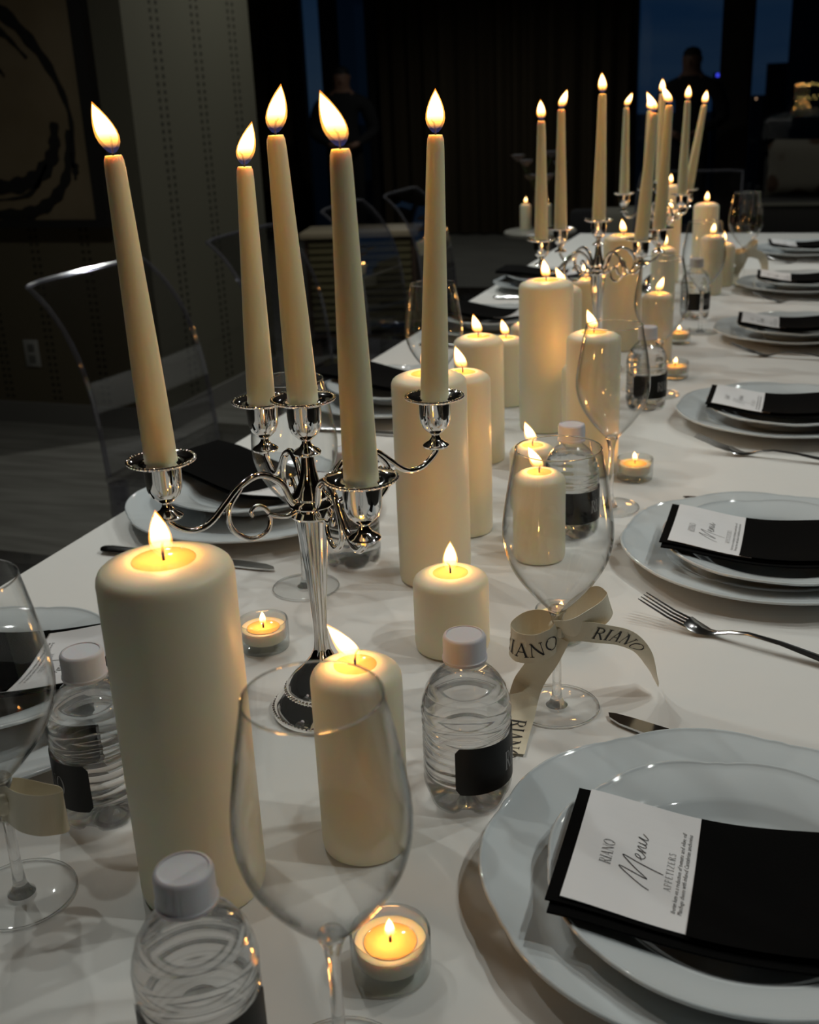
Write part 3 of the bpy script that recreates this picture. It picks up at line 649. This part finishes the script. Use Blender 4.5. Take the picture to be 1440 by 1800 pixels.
def bottle(x, y, face, label):
    """face = heading of the label's middle, degrees from +X"""
    t = thing('water_bottle', label, 'bottle', (x, y, 0), R(face), 'small labelled water bottles')
    part('plastic_body', cached('bts', bottle_shell), PLASTIC, t); part('water', cached('btw', bottle_water), WATER, t)
    part('cap', cached('btc', cap_mesh), CAPM, t)
    l = part('label', cached('btl', label_mesh), LABELM, t, label='glossy black wrap label with rounded corners')
    part('lettering', cached('btt', label_text), WHITEINK, l)
# heading towards the camera is about -70 degrees seen from each bottle
bottle(-.262, .372, -62, 'water bottle at the bottom edge, nearest the camera'); bottle(-.448, .554, -150, 'water bottle at left, half behind the thick pillar'); bottle(-.203, .645, -4, 'water bottle in the middle, black label to the right, before the short pillar')
bottle(-.236, 1.166, -20, 'water bottle behind the ribboned wine glass'); bottle(-.231, 1.723, -35, 'water bottle behind the third right-hand wine glass'); bottle(-.234, 2.480, -35, 'farthest water bottle with black label, near the fourth right plate')
bottle(-.449, 1.027, 120, 'water bottle hidden behind the nearest candelabrum cup')

# ------------------------------------------------------------------ place settings
def lobes(a, amp):
    """baroque rim: broad lobes with a small point between them"""
    s = abs(sin(4.0 * a + .4)); return amp * (s ** .5 - .70 + .42 * max(0, cos(8 * a + .8)) ** 24)
def plate_mesh(Rd, h):
    def rf(a, r, z):
        k = max(0, (r / Rd - .80) / .20)
        return r * (1 + k * lobes(a, .040)), z + k * h * lobes(a, .17)
    p = [(0, .0015), (Rd * .50, .0012), (Rd * .54, 0), (Rd * .57, 0), (Rd * .59, .002), (Rd * .70, h * .44), (Rd * .85, h * .70), (Rd * .965, h * .90)] + [(Rd - .0015 + .0015 * cos(R(q)), h + .0015 * sin(R(q))) for q in (-65, -35, -5, 20, 45, 70, 95, 120, 145)] + [(Rd * .968, h * 1.005), (Rd * .93, h * .985), (Rd * .85, h * .90), (Rd * .735, h * .72), (Rd * .700, h * .62), (Rd * .655, h * .36), (Rd * .60, .0052), (Rd * .53, .0044), (0, .0042)]
    return lathe(p, 208, rf, 60)
CH_R, SP_R = .153, .1155
def text_font(body, size, shear):
    cu = bpy.data.curves.new('body', 'FONT'); cu.body = body; cu.size = size; cu.shear = shear; cu.resolution_u = 1; cu.align_x = 'CENTER'
    ob = bpy.data.objects.new('tmp', cu); COL.objects.link(ob); dg = bpy.context.evaluated_depsgraph_get(); dg.update()
    me = bpy.data.meshes.new_from_object(ob.evaluated_get(dg)); bpy.data.objects.remove(ob); bpy.data.curves.remove(cu); return me
CW, CL = .070, .106         # card: short side across, long side along the reading direction
def menu_text():
    vs, fs = [], []
    # reading direction +Y, letter tops towards -X
    M = lambda x0, z=.0009: (lambda u, v: Vector((x0 - v, u, z)))
    caps('RIANO', .0068, M(-CW / 2 + .0220), vs, fs, .04, .82, .62)
    caps('APPETIZERS', .0042, M(-CW / 2 + .0580), vs, fs, .22, .95, .75)
    S = [([(-.022, -.004), (-.0195, .001), (-.014, .009), (-.0095, .0145), (-.0085, .0140), (-.0105, .006), (-.0125, -.001), (-.0115, -.001), (-.006, .006), (.001, .0135), (.0022, .013), (-.0005, .004), (-.0030, -.006), (-.004, -.0105)], .0006),
         ([(.0025, .0035), (.0055, .0045), (.0070, .0065), (.0058, .0075), (.0040, .0055), (.0042, .0025), (.0068, .0015), (.0095, .0040)], .0005),
         ([(.0095, .0040), (.0108, .0070), (.0100, .0015), (.0125, .0055), (.0142, .0068), (.0140, .0030), (.0155, .0018), (.0175, .0045)], .0005),
         ([(.0175, .0070), (.0168, .0035), (.0182, .0018), (.0205, .0042), (.0222, .0075), (.0212, .0030), (.0225, .0016), (.0260, .0050)], .0005)]
    strokes([([(q.x, q.y) for q in catmull([(a, b, 0) for a, b in pts], 5)], wd) for pts, wd in S], M(-CW / 2 + .0420), vs, fs)
    for line, x0 in (('Iberian ham on a reduction of tomato and olive oil', .0625), ('Manchego cheese with infused Cantabrian anchovies', .0662)):
        me = text_font(line, .0041, .28); xs = [v.co.x for v in me.vertices]; k = .074 / (max(xs) - min(xs)); b = len(vs)
        vs += [M(-CW / 2 + x0)(v.co.x * k, v.co.y * .95) for v in me.vertices]; fs += [tuple(b + i for i in p.vertices) for p in me.polygons]
        bpy.data.meshes.remove(me)
    return pyd(vs, fs, False)
NAPL, NAPW = .250, .112
def sag(x, y):
    """napkin hangs a little into the plate's middle"""
    d = math.hypot(x, y); return .0170 * (1 - min(1, (d / .125)) ** 2) ** 2
def napkin_layer(x0, x1, y0, y1, z0, z1, nx=26, ny=12, rnd=.004):
    vs, fs = [], []
    for z in (z0, z1):
        for i in range(nx + 1):
            for j in range(ny + 1):
                x = x0 + (x1 - x0) * i / nx; y = y0 + (y1 - y0) * j / ny; e = min(i, nx - i, j, ny - j)
                zz = z + (0 if e > 0 else (.0006 if z == z0 else -.0006)) - sag(x - .0, y) + .0012 * sin(x * 40) * (y - y0) / (y1 - y0)
                vs.append((x, y, zz))
    m = (nx + 1) * (ny + 1); I = lambda i, j: i * (ny + 1) + j
    for i in range(nx):
        for j in range(ny):
            fs += [(I(i, j), I(i, j + 1), I(i + 1, j + 1), I(i + 1, j)), (m + I(i, j), m + I(i + 1, j), m + I(i + 1, j + 1), m + I(i, j + 1))]
    for i in range(nx): fs += [(I(i, 0), I(i + 1, 0), m + I(i + 1, 0), m + I(i, 0)), (I(i, ny), m + I(i, ny), m + I(i + 1, ny), I(i + 1, ny))]
    for j in range(ny): fs += [(I(0, j), m + I(0, j), m + I(0, j + 1), I(0, j + 1)), (I(nx, j), I(nx, j + 1), m + I(nx, j + 1), m + I(nx, j))]
    return pyd(vs, fs, True, 40)
Z_SP = .0105; Z_NAP = Z_SP + .030
def napkin_mesh_lower(): return napkin_layer(-NAPL * .42, NAPL * .58, -NAPW / 2 - .004, NAPW / 2 - .002, 0, .0026)
def napkin_mesh_upper(): return napkin_layer(-NAPL * .43, NAPL * .58, -NAPW / 2 + .003, NAPW / 2, .0028, .0052)
def napkin_pocket(): return napkin_layer(-NAPL * .42 + .0755, NAPL * .58, -NAPW / 2 + .003, NAPW / 2, .0063, .0075)
def card_mesh():
    return napkin_layer(-CW / 2, CW / 2 + .012, -CL / 2, CL / 2, 0, .0004, 6, 4)
def setting(x, y, side, ang, who, fork=True, knife=True, fa=0.0, ka=0.0, fo=(0, 0), ko=(0, 0), no=(0, 0)):
    """side = 1: guest on the right of the table (faces -X); -1: guest on the left"""
    rz = 0 if side == 1 else pi
    c = single('charger_plate', cached('chg', lambda: plate_mesh(CH_R, .0205)), PORC, 'large white scalloped charger plate, ' + who, 'plate', (x, y, .0006), rz + random.uniform(-.1, .1), 'white charger plates')
    s = single('salad_plate', cached('sld', lambda: plate_mesh(SP_R, .0240)), PORC, 'smaller white scalloped plate stacked on the charger, ' + who, 'plate', (x + side * .008, y - side * .022, Z_SP), rz + .3 + random.uniform(-.1, .1), 'white salad plates')
    n = thing('folded_napkin', 'folded black cloth napkin across the plates, ' + who, 'napkin', (x + side * .003 + no[0], y - side * .030 + no[1], Z_NAP), rz + ang, 'black folded napkins')
    part('lower_fold', cached('np1', napkin_mesh_lower), BLACKCLOTH, n); part('upper_fold', cached('np2', napkin_mesh_upper), BLACKCLOTH, n); part('pocket_fold', cached('np3', napkin_pocket), BLACKCLOTH, n)
    q = Matrix.Rotation(rz + ang, 4, 'Z') @ Vector((-NAPL * .43 + .008 + CW / 2, 0.003, 0))
    m = thing('menu_card', 'white printed menu card tucked in the black napkin, ' + who, 'menu', (x + side * .003 + no[0] + q.x, y - side * .030 + no[1] + q.y, Z_NAP + .0056), rz + ang, 'printed menu cards')
    def cm():
        me = card_mesh(); X0 = -NAPL * .43 + .008 + CW / 2
        for v in me.vertices: v.co.z += 0
        return me
    # the card follows the napkin's sag
    def drape(me):
        X0 = -NAPL * .43 + .008 + CW / 2
        for v in me.vertices: v.co.z = v.co.z + (sag(v.co.x, v.co.y) if False else 0) - sag(v.co.x + X0, v.co.y + .003) * 1.0 + .0012 * sin((v.co.x + X0) * 40) * .55
        me.update(); return me
    def card_flat():
        vs, fs = [], []; nx, ny = 10, 10
        for z in (0, .0005):
            for i in range(nx + 1):
                for j in range(ny + 1): vs.append((-CW / 2 + (CW + .012) * i / nx, -CL / 2 + CL * j / ny, z))
        M = (nx + 1) * (ny + 1); I = lambda i, j: i * (ny + 1) + j
        for i in range(nx):
            for j in range(ny): fs += [(I(i, j), I(i, j + 1), I(i + 1, j + 1), I(i + 1, j)), (M + I(i, j), M + I(i + 1, j), M + I(i + 1, j + 1), M + I(i, j + 1))]
        for i in range(nx): fs += [(I(i, 0), I(i + 1, 0), M + I(i + 1, 0), M + I(i, 0)), (I(i, ny), M + I(i, ny), M + I(i + 1, ny), I(i + 1, ny))]
        for j in range(ny): fs += [(I(0, j), M + I(0, j), M + I(0, j + 1), I(0, j + 1)), (I(nx, j), I(nx, j + 1), M + I(nx, j + 1), M + I(nx, j))]
        return pyd(vs, fs, False)
    part('card', cached('crd', lambda: drape(card_flat())), CARD, m)
    part('lettering', cached('mtx', lambda: drape(menu_text())), INK, m)
    if fork: make_fork(x - side * .108 + fo[0], y - side * .168 + fo[1], rz + fa, 'steel fork on the cloth beside the plate, ' + who)
    if knife: make_knife(x - side * .108 + ko[0], y + side * .170 + ko[1], rz + ka, 'steel table knife beside the plate, ' + who)
def strip_solid(P, n=5):
    """P = [(x, halfwidth, z, thickness)]: a rounded bar along +X"""
    vs, fs, k = [], [], 8
    for x, hwid, z, th in P:
        for j in range(k):
            a = 2 * pi * j / k; vs.append((x, hwid * cos(a), z + th / 2 * sin(a)))
    for i in range(len(P) - 1):
        for j in range(k): a = i * k + j; b = i * k + (j + 1) % k; fs.append((a, b, b + k, a + k))
    fs += [tuple(range(k))[::-1], tuple(range(len(vs) - k, len(vs)))]
    return pyd(vs, fs, True, 60)
def make_fork(x, y, rz, label):
    """tips at the local origin, handle along +X"""
    t = thing('fork', label, 'fork', (x, y, 0), rz, 'steel forks')
    part('handle', cached('fkh', lambda: strip_solid([(.047, .0095, .0095, .002), (.052, .0108, .0062, .0022), (.060, .0102, .0036, .0024), (.067, .0075, .0030, .003), (.075, .0042, .0042, .0034), (.088, .0030, .0085, .0034), (.105, .0028, .0115, .0032), (.135, .0038, .0105, .003), (.165, .0055, .0068, .003), (.190, .0075, .0034, .0028), (.203, .0070, .0022, .0022), (.208, .0035, .0020, .0014)])), STEEL, t)
    for k in range(4):
        yy = -.0083 + k * .00553
        part('tine', cached(('fkt', k), lambda: strip_solid([(0.0, .0006, .0225, .0008), (.004, .0011, .0210, .0012), (.015, .0014, .0170, .0014), (.030, .0015, .0115, .0016), (.042, .0017, .0085, .0018), (.050, .0020, .0068, .0018)])), STEEL, t, (0, yy, 0))
def make_knife(x, y, rz, label):
    """blade tip at the local origin, handle along +X"""
    t = thing('table_knife', label, 'knife', (x, y, 0), rz, 'steel table knives')
    part('blade', cached('kbl', lambda: slab([(0, .003), (.004, -.003), (.015, -.0075), (.035, -.0095), (.075, -.0095), (.105, -.0085), (.112, -.005), (.112, .0045), (.06, .0062), (.02, .0060), (.006, .0050)], .0018, .0036)), STEEL, t)
    part('handle', cached('khd', lambda: strip_solid([(.106, .0042, .0042, .004), (.115, .0052, .0046, .006), (.140, .0055, .0048, .0066), (.180, .0068, .0050, .0074), (.208, .0080, .0050, .0076), (.217, .0072, .0048, .0066), (.221, .0035, .0046, .0036)])), STEEL, t)
RX, LX = -.018, -.628
setting(RX, .590, 1, R(1), 'nearest setting on the right', fork=False, ko=(0, .015), ka=R(-17), no=(.008, -.006))
setting(RX, 1.133, 1, R(0), 'second setting on the right', fa=R(-19), ka=0)
setting(RX - .006, 1.675, 1, R(0), 'third setting on the right', fa=R(-9))
setting(RX - .006, 2.290, 1, R(2), 'fourth setting on the right', fa=R(-8))
setting(RX, 2.860, 1, R(2), 'fifth setting on the right', fa=R(-8))
setting(RX, 3.480, 1, R(6), 'sixth setting on the right')
setting(LX, .640, -1, R(18), 'nearest left setting', knife=False)
setting(LX, 1.140, -1, R(-22), 'second left setting', fork=True, ka=0, ko=(0, .01))
setting(LX, 1.660, -1, R(-14), 'third setting on the left')
setting(LX, 2.270, -1, R(-10), 'fourth setting on the left')
setting(LX, 2.840, -1, R(0), 'fifth setting on the left')

# ------------------------------------------------------------------ table and cloth
TX0, TX1, TY0, TY1 = -.793, .135, -.15, 4.03
tb = thing('dining_table', 'long dining table under the white cloth', 'table', ((TX0 + TX1) / 2, (TY0 + TY1) / 2, FL))
WOOD = mat('dark_table_wood', (0.05, 0.03, 0.02), 0.5)
hx, hy = (TX1 - TX0) / 2 - .01, (TY1 - TY0) / 2 - .01
part('table_top', boxes([(-hx, hx, -hy, hy, -FL - .035, -FL - .003)]), WOOD, tb)
for sx in (-1, 1):
    for sy in (-1, 1): part('leg', boxes([(sx * (hx - .08) - .035, sx * (hx - .08) + .035, sy * (hy - .1) - .035, sy * (hy - .1) + .035, 0, -FL - .035)]), WOOD, tb)
def cloth_mesh():
    vs, fs = [], []; nx, ny = 30, 120; drop = .24; cols = []
    X = [TX0 + (TX1 - TX0) * i / nx for i in range(nx + 1)]; Y = [TY0 + (TY1 - TY0) * j / ny for j in range(ny + 1)]
    idx = {}
    for i, x in enumerate(X):
        for j, y in enumerate(Y):
            idx[i, j] = len(vs); vs.append((x, y, 0))
    for i in range(nx):
        for j in range(ny): fs.append((idx[i, j], idx[i + 1, j], idx[i + 1, j + 1], idx[i, j + 1]))
    per = [(i, 0) for i in range(nx)] + [(nx, j) for j in range(ny)] + [(i, ny) for i in range(nx, 0, -1)] + [(0, j) for j in range(ny, 0, -1)]
    prev = [idx[p] for p in per]; cx, cy = (TX0 + TX1) / 2, (TY0 + TY1) / 2
    for lev in range(1, 7):
        cur = []
        for k, (i, j) in enumerate(per):
            x, y = X[i], Y[j]; nxv = (-1 if i == 0 else 1 if i == nx else 0); nyv = (-1 if j == 0 else 1 if j == ny else 0)
            o = .004 + .012 * (lev / 6) * (1 + sin(k * .55 + .6 * sin(k * .21)))
            cur.append(len(vs)); vs.append((x + nxv * o, y + nyv * o, -.004 - drop * lev / 6))
        n = len(per)
        for k in range(n): fs.append((prev[k], cur[k], cur[(k + 1) % n], prev[(k + 1) % n]))
        prev = cur
    return pyd(vs, fs, True, 60)
single('tablecloth', cloth_mesh(), CLOTH, 'white linen cloth spread over the long table', 'tablecloth')

# ------------------------------------------------------------------ clear chairs
def chair(x, y, rz, label):
    """local: faces +X, origin on the floor under the seat"""
    t = thing('clear_chair', label, 'chair', (x, y, FL), rz, 'transparent acrylic chairs')
    def back():
        vs, fs = [], []; nz, ny = 12, 10; Wd = .235
        prof = [(-.205, .455), (-.212, .55), (-.228, .66), (-.262, .76), (-.310, .835), (-.362, .885)]
        P = catmull([(a, 0, b) for a, b in prof], 3); n = len(P)
        for off in (0, .012):
            for i, p in enumerate(P):
                tt = i / (n - 1); hwid = Wd * (1 - .06 * tt) 
                for j in range(ny + 1):
                    s = -1 + 2 * j / ny; cz = -.02 * s * s * 0 
                    vs.append((p.x - .012 * (1 - s * s) * (.3 + .7 * tt) - off, hwid * s, p.z + cz - (.004 * tt ** 8 * abs(s) ** 14)))
        m = n * (ny + 1); I = lambda i, j: i * (ny + 1) + j
        for i in range(n - 1):
            for j in range(ny): fs += [(I(i, j), I(i, j + 1), I(i + 1, j + 1), I(i + 1, j)), (m + I(i, j), m + I(i + 1, j), m + I(i + 1, j + 1), m + I(i, j + 1))]
        return pyd(vs, fs, True, 60), edge_strip(P, ny, Wd)
    def edge_strip(P, ny, Wd):
        n = len(P); path = []
        def pt(i, s):
            p = P[i]; tt = i / (n - 1); return Vector((p.x - .012 * (1 - s * s) * (.3 + .7 * tt) - .006, Wd * (1 - .06 * tt) * s, p.z - .004 * tt ** 8 * abs(s) ** 14))
        path = [pt(i, -1) for i in range(n)] + [pt(n - 1, -1 + 2 * j / ny) for j in range(1, ny)] + [pt(i, 1) for i in range(n - 1, -1, -1)]
        return tube(path, .0058, 6)
    b, e = cached('chb', back)
    bo = part('backrest', b, ACRYL, t); part('rounded_edge', e, ACRYLEDGE, bo)
    part('seat', cached('chs', lambda: box(-.225, .225, -.235, .235, .435, .457, .008)), ACRYL, t)
    part('apron', cached('cha', lambda: boxes([(-.215, .215, -.225, -.217, .385, .435), (-.215, .215, .217, .225, .385, .435), (.207, .215, -.217, .217, .385, .435), (-.215, -.207, -.217, .217, .385, .435)])), ACRYL, t)
    for sx in (-1, 1):
        for sy in (-1, 1):
            part('leg', cached(('chl', sx, sy), lambda: pyd(*tube_data([(sx * .205, sy * .212, .435), (sx * .212, sy * .216, .2), (sx * (.225 if sx > 0 else .24), sy * .222, 0)], lambda t: .024 - .008 * t, 8))), ACRYLEDGE, t)
chair(-1.245, 1.345, 0, 'clear acrylic chair at the left frame edge, mostly cropped'); chair(-1.250, 2.235, R(-2), 'nearest full clear acrylic chair on the left, behind the leftmost taper')
chair(-1.240, 3.02, 0, 'second clear acrylic chair on the left, before the olive wall'); chair(-1.270, 3.88, R(3), 'third clear acrylic chair on the left, by the slatted cabinet'); chair(-1.250, 4.45, R(2), 'fourth clear acrylic chair on the left, farthest of the row')
chair(-.54, 4.92, R(-90), 'clear acrylic chair at the far head of the table')

# ------------------------------------------------------------------ furniture beyond the table
OAK = mat('pale_oak', (0.30, 0.25, 0.17), 0.5); OAKD = mat('olive_stained_slat', (0.11, 0.095, 0.045), 0.55)
cb = thing('slatted_cabinet', 'low slatted wooden cabinet with a pale top, left of the table', 'cabinet', (-2.18, 5.38, FL), R(14))
part('top', box(-.30, .30, -.17, .17, .600, .632, .004), OAK, cb)
part('carcass', boxes([(-.28, -.26, -.15, .15, .12, .600), (.26, .28, -.15, .15, .12, .600), (-.26, .26, .13, .15, .12, .600), (-.26, .26, -.15, .13, .10, .12)]), WOOD, cb)
for k in range(13): part('slat', cached('slt', lambda: box(-.258, .258, -.158, -.146, 0, .026, .002, 1)), OAKD, cb, (0, 0, .135 + k * .0355))
for sx in (-1, 1):
    for sy in (-1, 1): part('leg', boxes([(sx * .25 - .02, sx * .25 + .02, sy * .12 - .02, sy * .12 + .02, 0, .10)]), WOOD, cb)
st = thing('round_side_table', 'round pale-topped side table left of the table end', 'table', (-1.215, 5.215, FL))
part('table_top', lathe([(0, .615), (.155, .615), (.168, .622), (.170, .632), (.165, .638), (0, .638)], 40), mat('pale_stone', (0.36, 0.35, 0.31), 0.35), st)
part('pedestal', lathe([(0, 0), (.12, 0), (.12, .012), (.03, .03), (.022, .1), (.022, .58), (.06, .615), (0, .615)], 24), FRAMEM, st)
ZS = FL + .638
for dx, dy, h, lab in [(-.075, .02, .118, 'left small lit candle on the round side table'), (.030, -.010, .122, 'right small lit candle on the round side table')]:
    t = thing('side_candle', lab, 'candle', (-1.215 + dx, 5.215 + dy, ZS), 0, 'candles on the side table')
    part('wax_body', cached(('pb2', h), lambda: pillar_body(.026, h)), WAX, t); part('wick', cached('wk', wick_mesh), WICK, t, (0, 0, h - .002)); flame(t, h + .002, .030, .1, watts=.5)
vz = thing('flower_vase', 'dark vase of dim pale flowers on the round side table', 'vase', (-1.245, 5.315, ZS), 0)
part('vase', lathe([(0, 0), (.03, 0), (.038, .05), (.03, .12), (.022, .16), (.026, .175), (.022, .174), (.018, .15), (0, .02)], 24), FRAMEM, vz)
STEMM = mat('flower_stem', (0.05, 0.08, 0.03), 0.6); PETM = mat('dim_petals', (0.16, 0.16, 0.18), 0.7)
for k in range(6):
    a = k * 1.05; tip = Vector((.10 * cos(a), .06 * sin(a), .28 + .06 * sin(k * 2.3)))
    s = part('stem', tube(catmull([(0, 0, .12), tuple(tip * .5 + Vector((0, 0, .08))), tuple(tip)], 5), .002, 5), STEMM, vz)
    part('bloom', cached('blm', lambda: lathe([(0, -.01), (.012, -.004), (.022, .008), (.030, .020), (.018, .016), (.008, .008), (0, .006)], 18, lambda a, r, z: (r * (1 + .22 * cos(5 * a)), z))), PETM, s, tuple(tip))
UPH = bump(mat('dark_upholstery', (0.03, 0.03, 0.032), 0.9), 60, .2); WHITEUP = mat('pale_upholstery', (0.30, 0.29, 0.24), 0.85)
ar = thing('armchair', 'low dark armchair with two pale cushions, beyond the side table', 'armchair', (-.99, 6.35, FL), R(10))
part('seat', box(-.32, .32, -.3, .22, .12, .42, .03), UPH, ar); part('backrest', box(-.32, .32, .22, .34, .40, .60, .03), UPH, ar)
for sx in (-1, 1): part('armrest', box(sx * .36 - .04, sx * .36 + .04, -.3, .34, .1, .50, .02), UPH, ar)
for sx in (-1, 1):
    for sy in (-1, 1): part('leg', boxes([(sx * .28 - .02, sx * .28 + .02, sy * .24 - .02, sy * .24 + .02, 0, .12)]), FRAMEM, ar)
def pillow(w_, h_, d_):
    vs, fs = [], []; n = 10
    for s in (-1, 1):
        for i in range(n + 1):
            for j in range(n + 1):
                u, v = -1 + 2 * i / n, -1 + 2 * j / n; k = (1 - u ** 4) * (1 - v ** 4); pin = 1 - .06 * (u * u * v * v) * 0 - .04 * (1 - u * u) * abs(v) ** 3 * 0
                vs.append((u * w_ / 2 * (1 - .05 * (1 - abs(v)) ** 1 * abs(u) ** 4), s * d_ / 2 * k ** .5, v * h_ / 2 * (1 - .05 * (1 - abs(u)) * abs(v) ** 4)))
    m = (n + 1) ** 2; I = lambda i, j: i * (n + 1) + j
    for i in range(n):
        for j in range(n): fs += [(I(i, j), I(i + 1, j), I(i + 1, j + 1), I(i, j + 1)), (m + I(i, j), m + I(i, j + 1), m + I(i + 1, j + 1), m + I(i + 1, j))]
    me = pyd(vs, fs, True, 80); bm = bmesh.new(); bm.from_mesh(me); bmesh.ops.remove_doubles(bm, verts=bm.verts, dist=1e-5); bm.to_mesh(me); bm.free(); return finish(me, True, 80)
c1 = single('cushion', pillow(.26, .20, .11), WHITEUP, 'pale cushion standing on the dark armchair, left one', 'cushion', (-1.075, 6.47, FL + .525), R(10), 'pale armchair cushions')
c2 = single('cushion', cached('pl2', lambda: pillow(.24, .20, .10)), WHITEUP, 'pale cushion standing on the dark armchair, right and lower one', 'cushion', (-.90, 6.36, FL + .525), R(10), 'pale armchair cushions')
SOFAM = bump(mat('dark_sofa_fabric', (0.055, 0.052, 0.048), 0.9), 40, .2)
PATT = mat('floral_cushion', (0.26, 0.24, 0.19), 0.9)
t_ = PATT.node_tree; b_ = t_.nodes['Principled BSDF']; tc_ = t_.nodes.new('ShaderNodeTexCoord'); vo = t_.nodes.new('ShaderNodeTexVoronoi'); vo.inputs['Scale'].default_value = 5.5
rp_ = t_.nodes.new('ShaderNodeValToRGB'); rp_.color_ramp.interpolation = 'EASE'; rp_.color_ramp.elements[0].position = .28; rp_.color_ramp.elements[0].color = (.11, .06, .035, 1); rp_.color_ramp.elements[1].position = .42; rp_.color_ramp.elements[1].color = (.27, .25, .20, 1)
t_.links.new(tc_.outputs['Object'], vo.inputs['Vector']); t_.links.new(vo.outputs['Distance'], rp_.inputs[0]); t_.links.new(rp_.outputs[0], b_.inputs['Base Color'])
so = thing('sofa', 'dim sofa with pale piping by the right window', 'sofa', (.45, 7.75, FL))
part('seat', box(-.80, .80, -.38, .30, .34, .54, .03), SOFAM, so); part('piping', boxes([(-.80, .80, -.392, -.378, .535, .555)]), WHITEUP, so); part('backrest', box(-.80, .80, .30, .44, .40, .80, .04), SOFAM, so)
for sx in (-1, 1):
    for sy in (-1, 1): part('leg', boxes([(sx * .74 - .015, sx * .74 + .015, sy * .33 - .015, sy * .33 + .015, 0, .34)]), FRAMEM, so)
single('cushion', cached('pl3', lambda: pillow(.50, .36, .16)), PATT, 'pale cushion with brown flower spots on the far right sofa', 'cushion', (-.08, 7.89, FL + .725), R(0))

# ------------------------------------------------------------------ two people by the windows
SKIN = mat('skin', (0.22, 0.12, 0.08), 0.6); BLACKC = mat('black_clothing', (0.006, 0.006, 0.007), 0.9); HAIR = mat('black_hair', (0.006, 0.005, 0.005), 0.7)
def person(x, y, rz, s, label):
    t = thing('person', label, 'person', (x, y, FL), rz)
    V, E, RD = [], [], []
    def v(p, r, parent=None):
        V.append(p); RD.append(r); i = len(V) - 1
        if parent is not None: E.append((parent, i))
        return i
    pel = v((0, 0, .96), (.15, .11)); sp1 = v((0, -.01, 1.12), (.145, .105), pel); ch = v((0, 0, 1.30), (.185, .125), sp1); ch2 = v((0, .01, 1.42), (.12, .09), ch)
    nk = v((0, .0, 1.51), (.075, .075), ch2); hb = v((0, -.02, 1.575), (.078, .090), nk); hm = v((0, -.02, 1.65), (.094, .108), hb); ht = v((0, -.01, 1.725), (.075, .085), hm)
    for sx in (-1, 1):
        hp = v((sx * .10, 0, .90), .095, pel); kn = v((sx * .115, -.02, .50), .062, hp); an = v((sx * .12, .01, .09), .042, kn); to = v((sx * .13, -.15, .035), .038, an)
        sh = v((sx * .215, .01, 1.40), .088, ch2); el = v((sx * .295, .03, 1.12), .064, sh); wr = v((sx * .10, -.20, 1.00), .032, el)
        pa = v((sx * .055, -.235, .985), .026, wr)
        for k in range(4): 
            f1 = v((sx * (.03 - k * .002), -.25 + k * .012, .995 - k * .020), .010, pa); v((sx * (-.005 - k * .002), -.248 + k * .010, .985 - k * .020), .008, f1)
        th = v((sx * .06, -.262, 1.005), .010, pa); v((sx * .035, -.275, 1.015), .008, th)
    me = bpy.data.meshes.new('skeleton'); me.from_pydata(V, E, []); ob = bpy.data.objects.new('tmp_body', me); COL.objects.link(ob)
    sk = ob.modifiers.new('skin', 'SKIN'); su = ob.modifiers.new('sub', 'SUBSURF'); su.levels = 2; su.render_levels = 2
    for i, r in enumerate(RD):
        d = me.skin_vertices[0].data[i]; d.radius = r if isinstance(r, tuple) else (r, r); d.use_root = (i == 0)
    dg = bpy.context.evaluated_depsgraph_get(); dg.update(); body = bpy.data.meshes.new_from_object(ob.evaluated_get(dg)); bpy.data.objects.remove(ob)
    body.materials.clear(); body.materials.append(BLACKC); body.materials.append(SKIN)
    for p in body.polygons:
        c = p.center
        if c.z > 1.50 or (c.y < -.195 and .9 < c.z < 1.1): p.material_index = 1
    finish(body, True, 180)
    b = part('body', body, None, t)
    b.scale = (s * 1.08, s, s)
    h = part('hair', lathe([(.082, -.012), (.086, .03), (.078, .075), (.05, .105), (0, .118)], 24, lambda a, r, z: (r * (1.0 + .12 * abs(sin(a))), z + (.03 if sin(a) < -.5 and z < .02 else 0))), HAIR, t, (0, -.012 * s, 1.645 * s)); h.scale = (s * .98,) * 3
    fz = 1.645
    part('nose', lathe([(0, -.02), (.012, -.016), (.013, -.008), (.006, .012), (0, .02)], 10), SKIN, t, (0, -.112 * s, (fz - .02) * s))
    for sx in (-1, 1):
        part('eye', cached('eye', lambda: lathe([(0, -.007), (.008, -.003), (.009, 0), (.008, .003), (0, .007)], 10)), BLACKC, t, (sx * .031 * s, -.098 * s, (fz + .012) * s))
        part('ear', cached('ear', lambda: lathe([(0, -.03), (.010, -.022), (.014, .005), (.011, .022), (0, .03)], 10)), SKIN, t, (sx * .080 * s, -.005 * s, fz * s))
    part('mouth', cached('mth', lambda: box(-.022, .022, -.006, .004, -.004, .004, .003)), mat('lips', (.15, .06, .05), .6), t, (0, -.098 * s, (fz - .06) * s))
person(-1.06, 10.05, R(-8), .885, 'man in black standing before the right windows, hands held in front')
person(-4.08, 9.75, R(20), .880, 'dim figure in black standing by the left window')
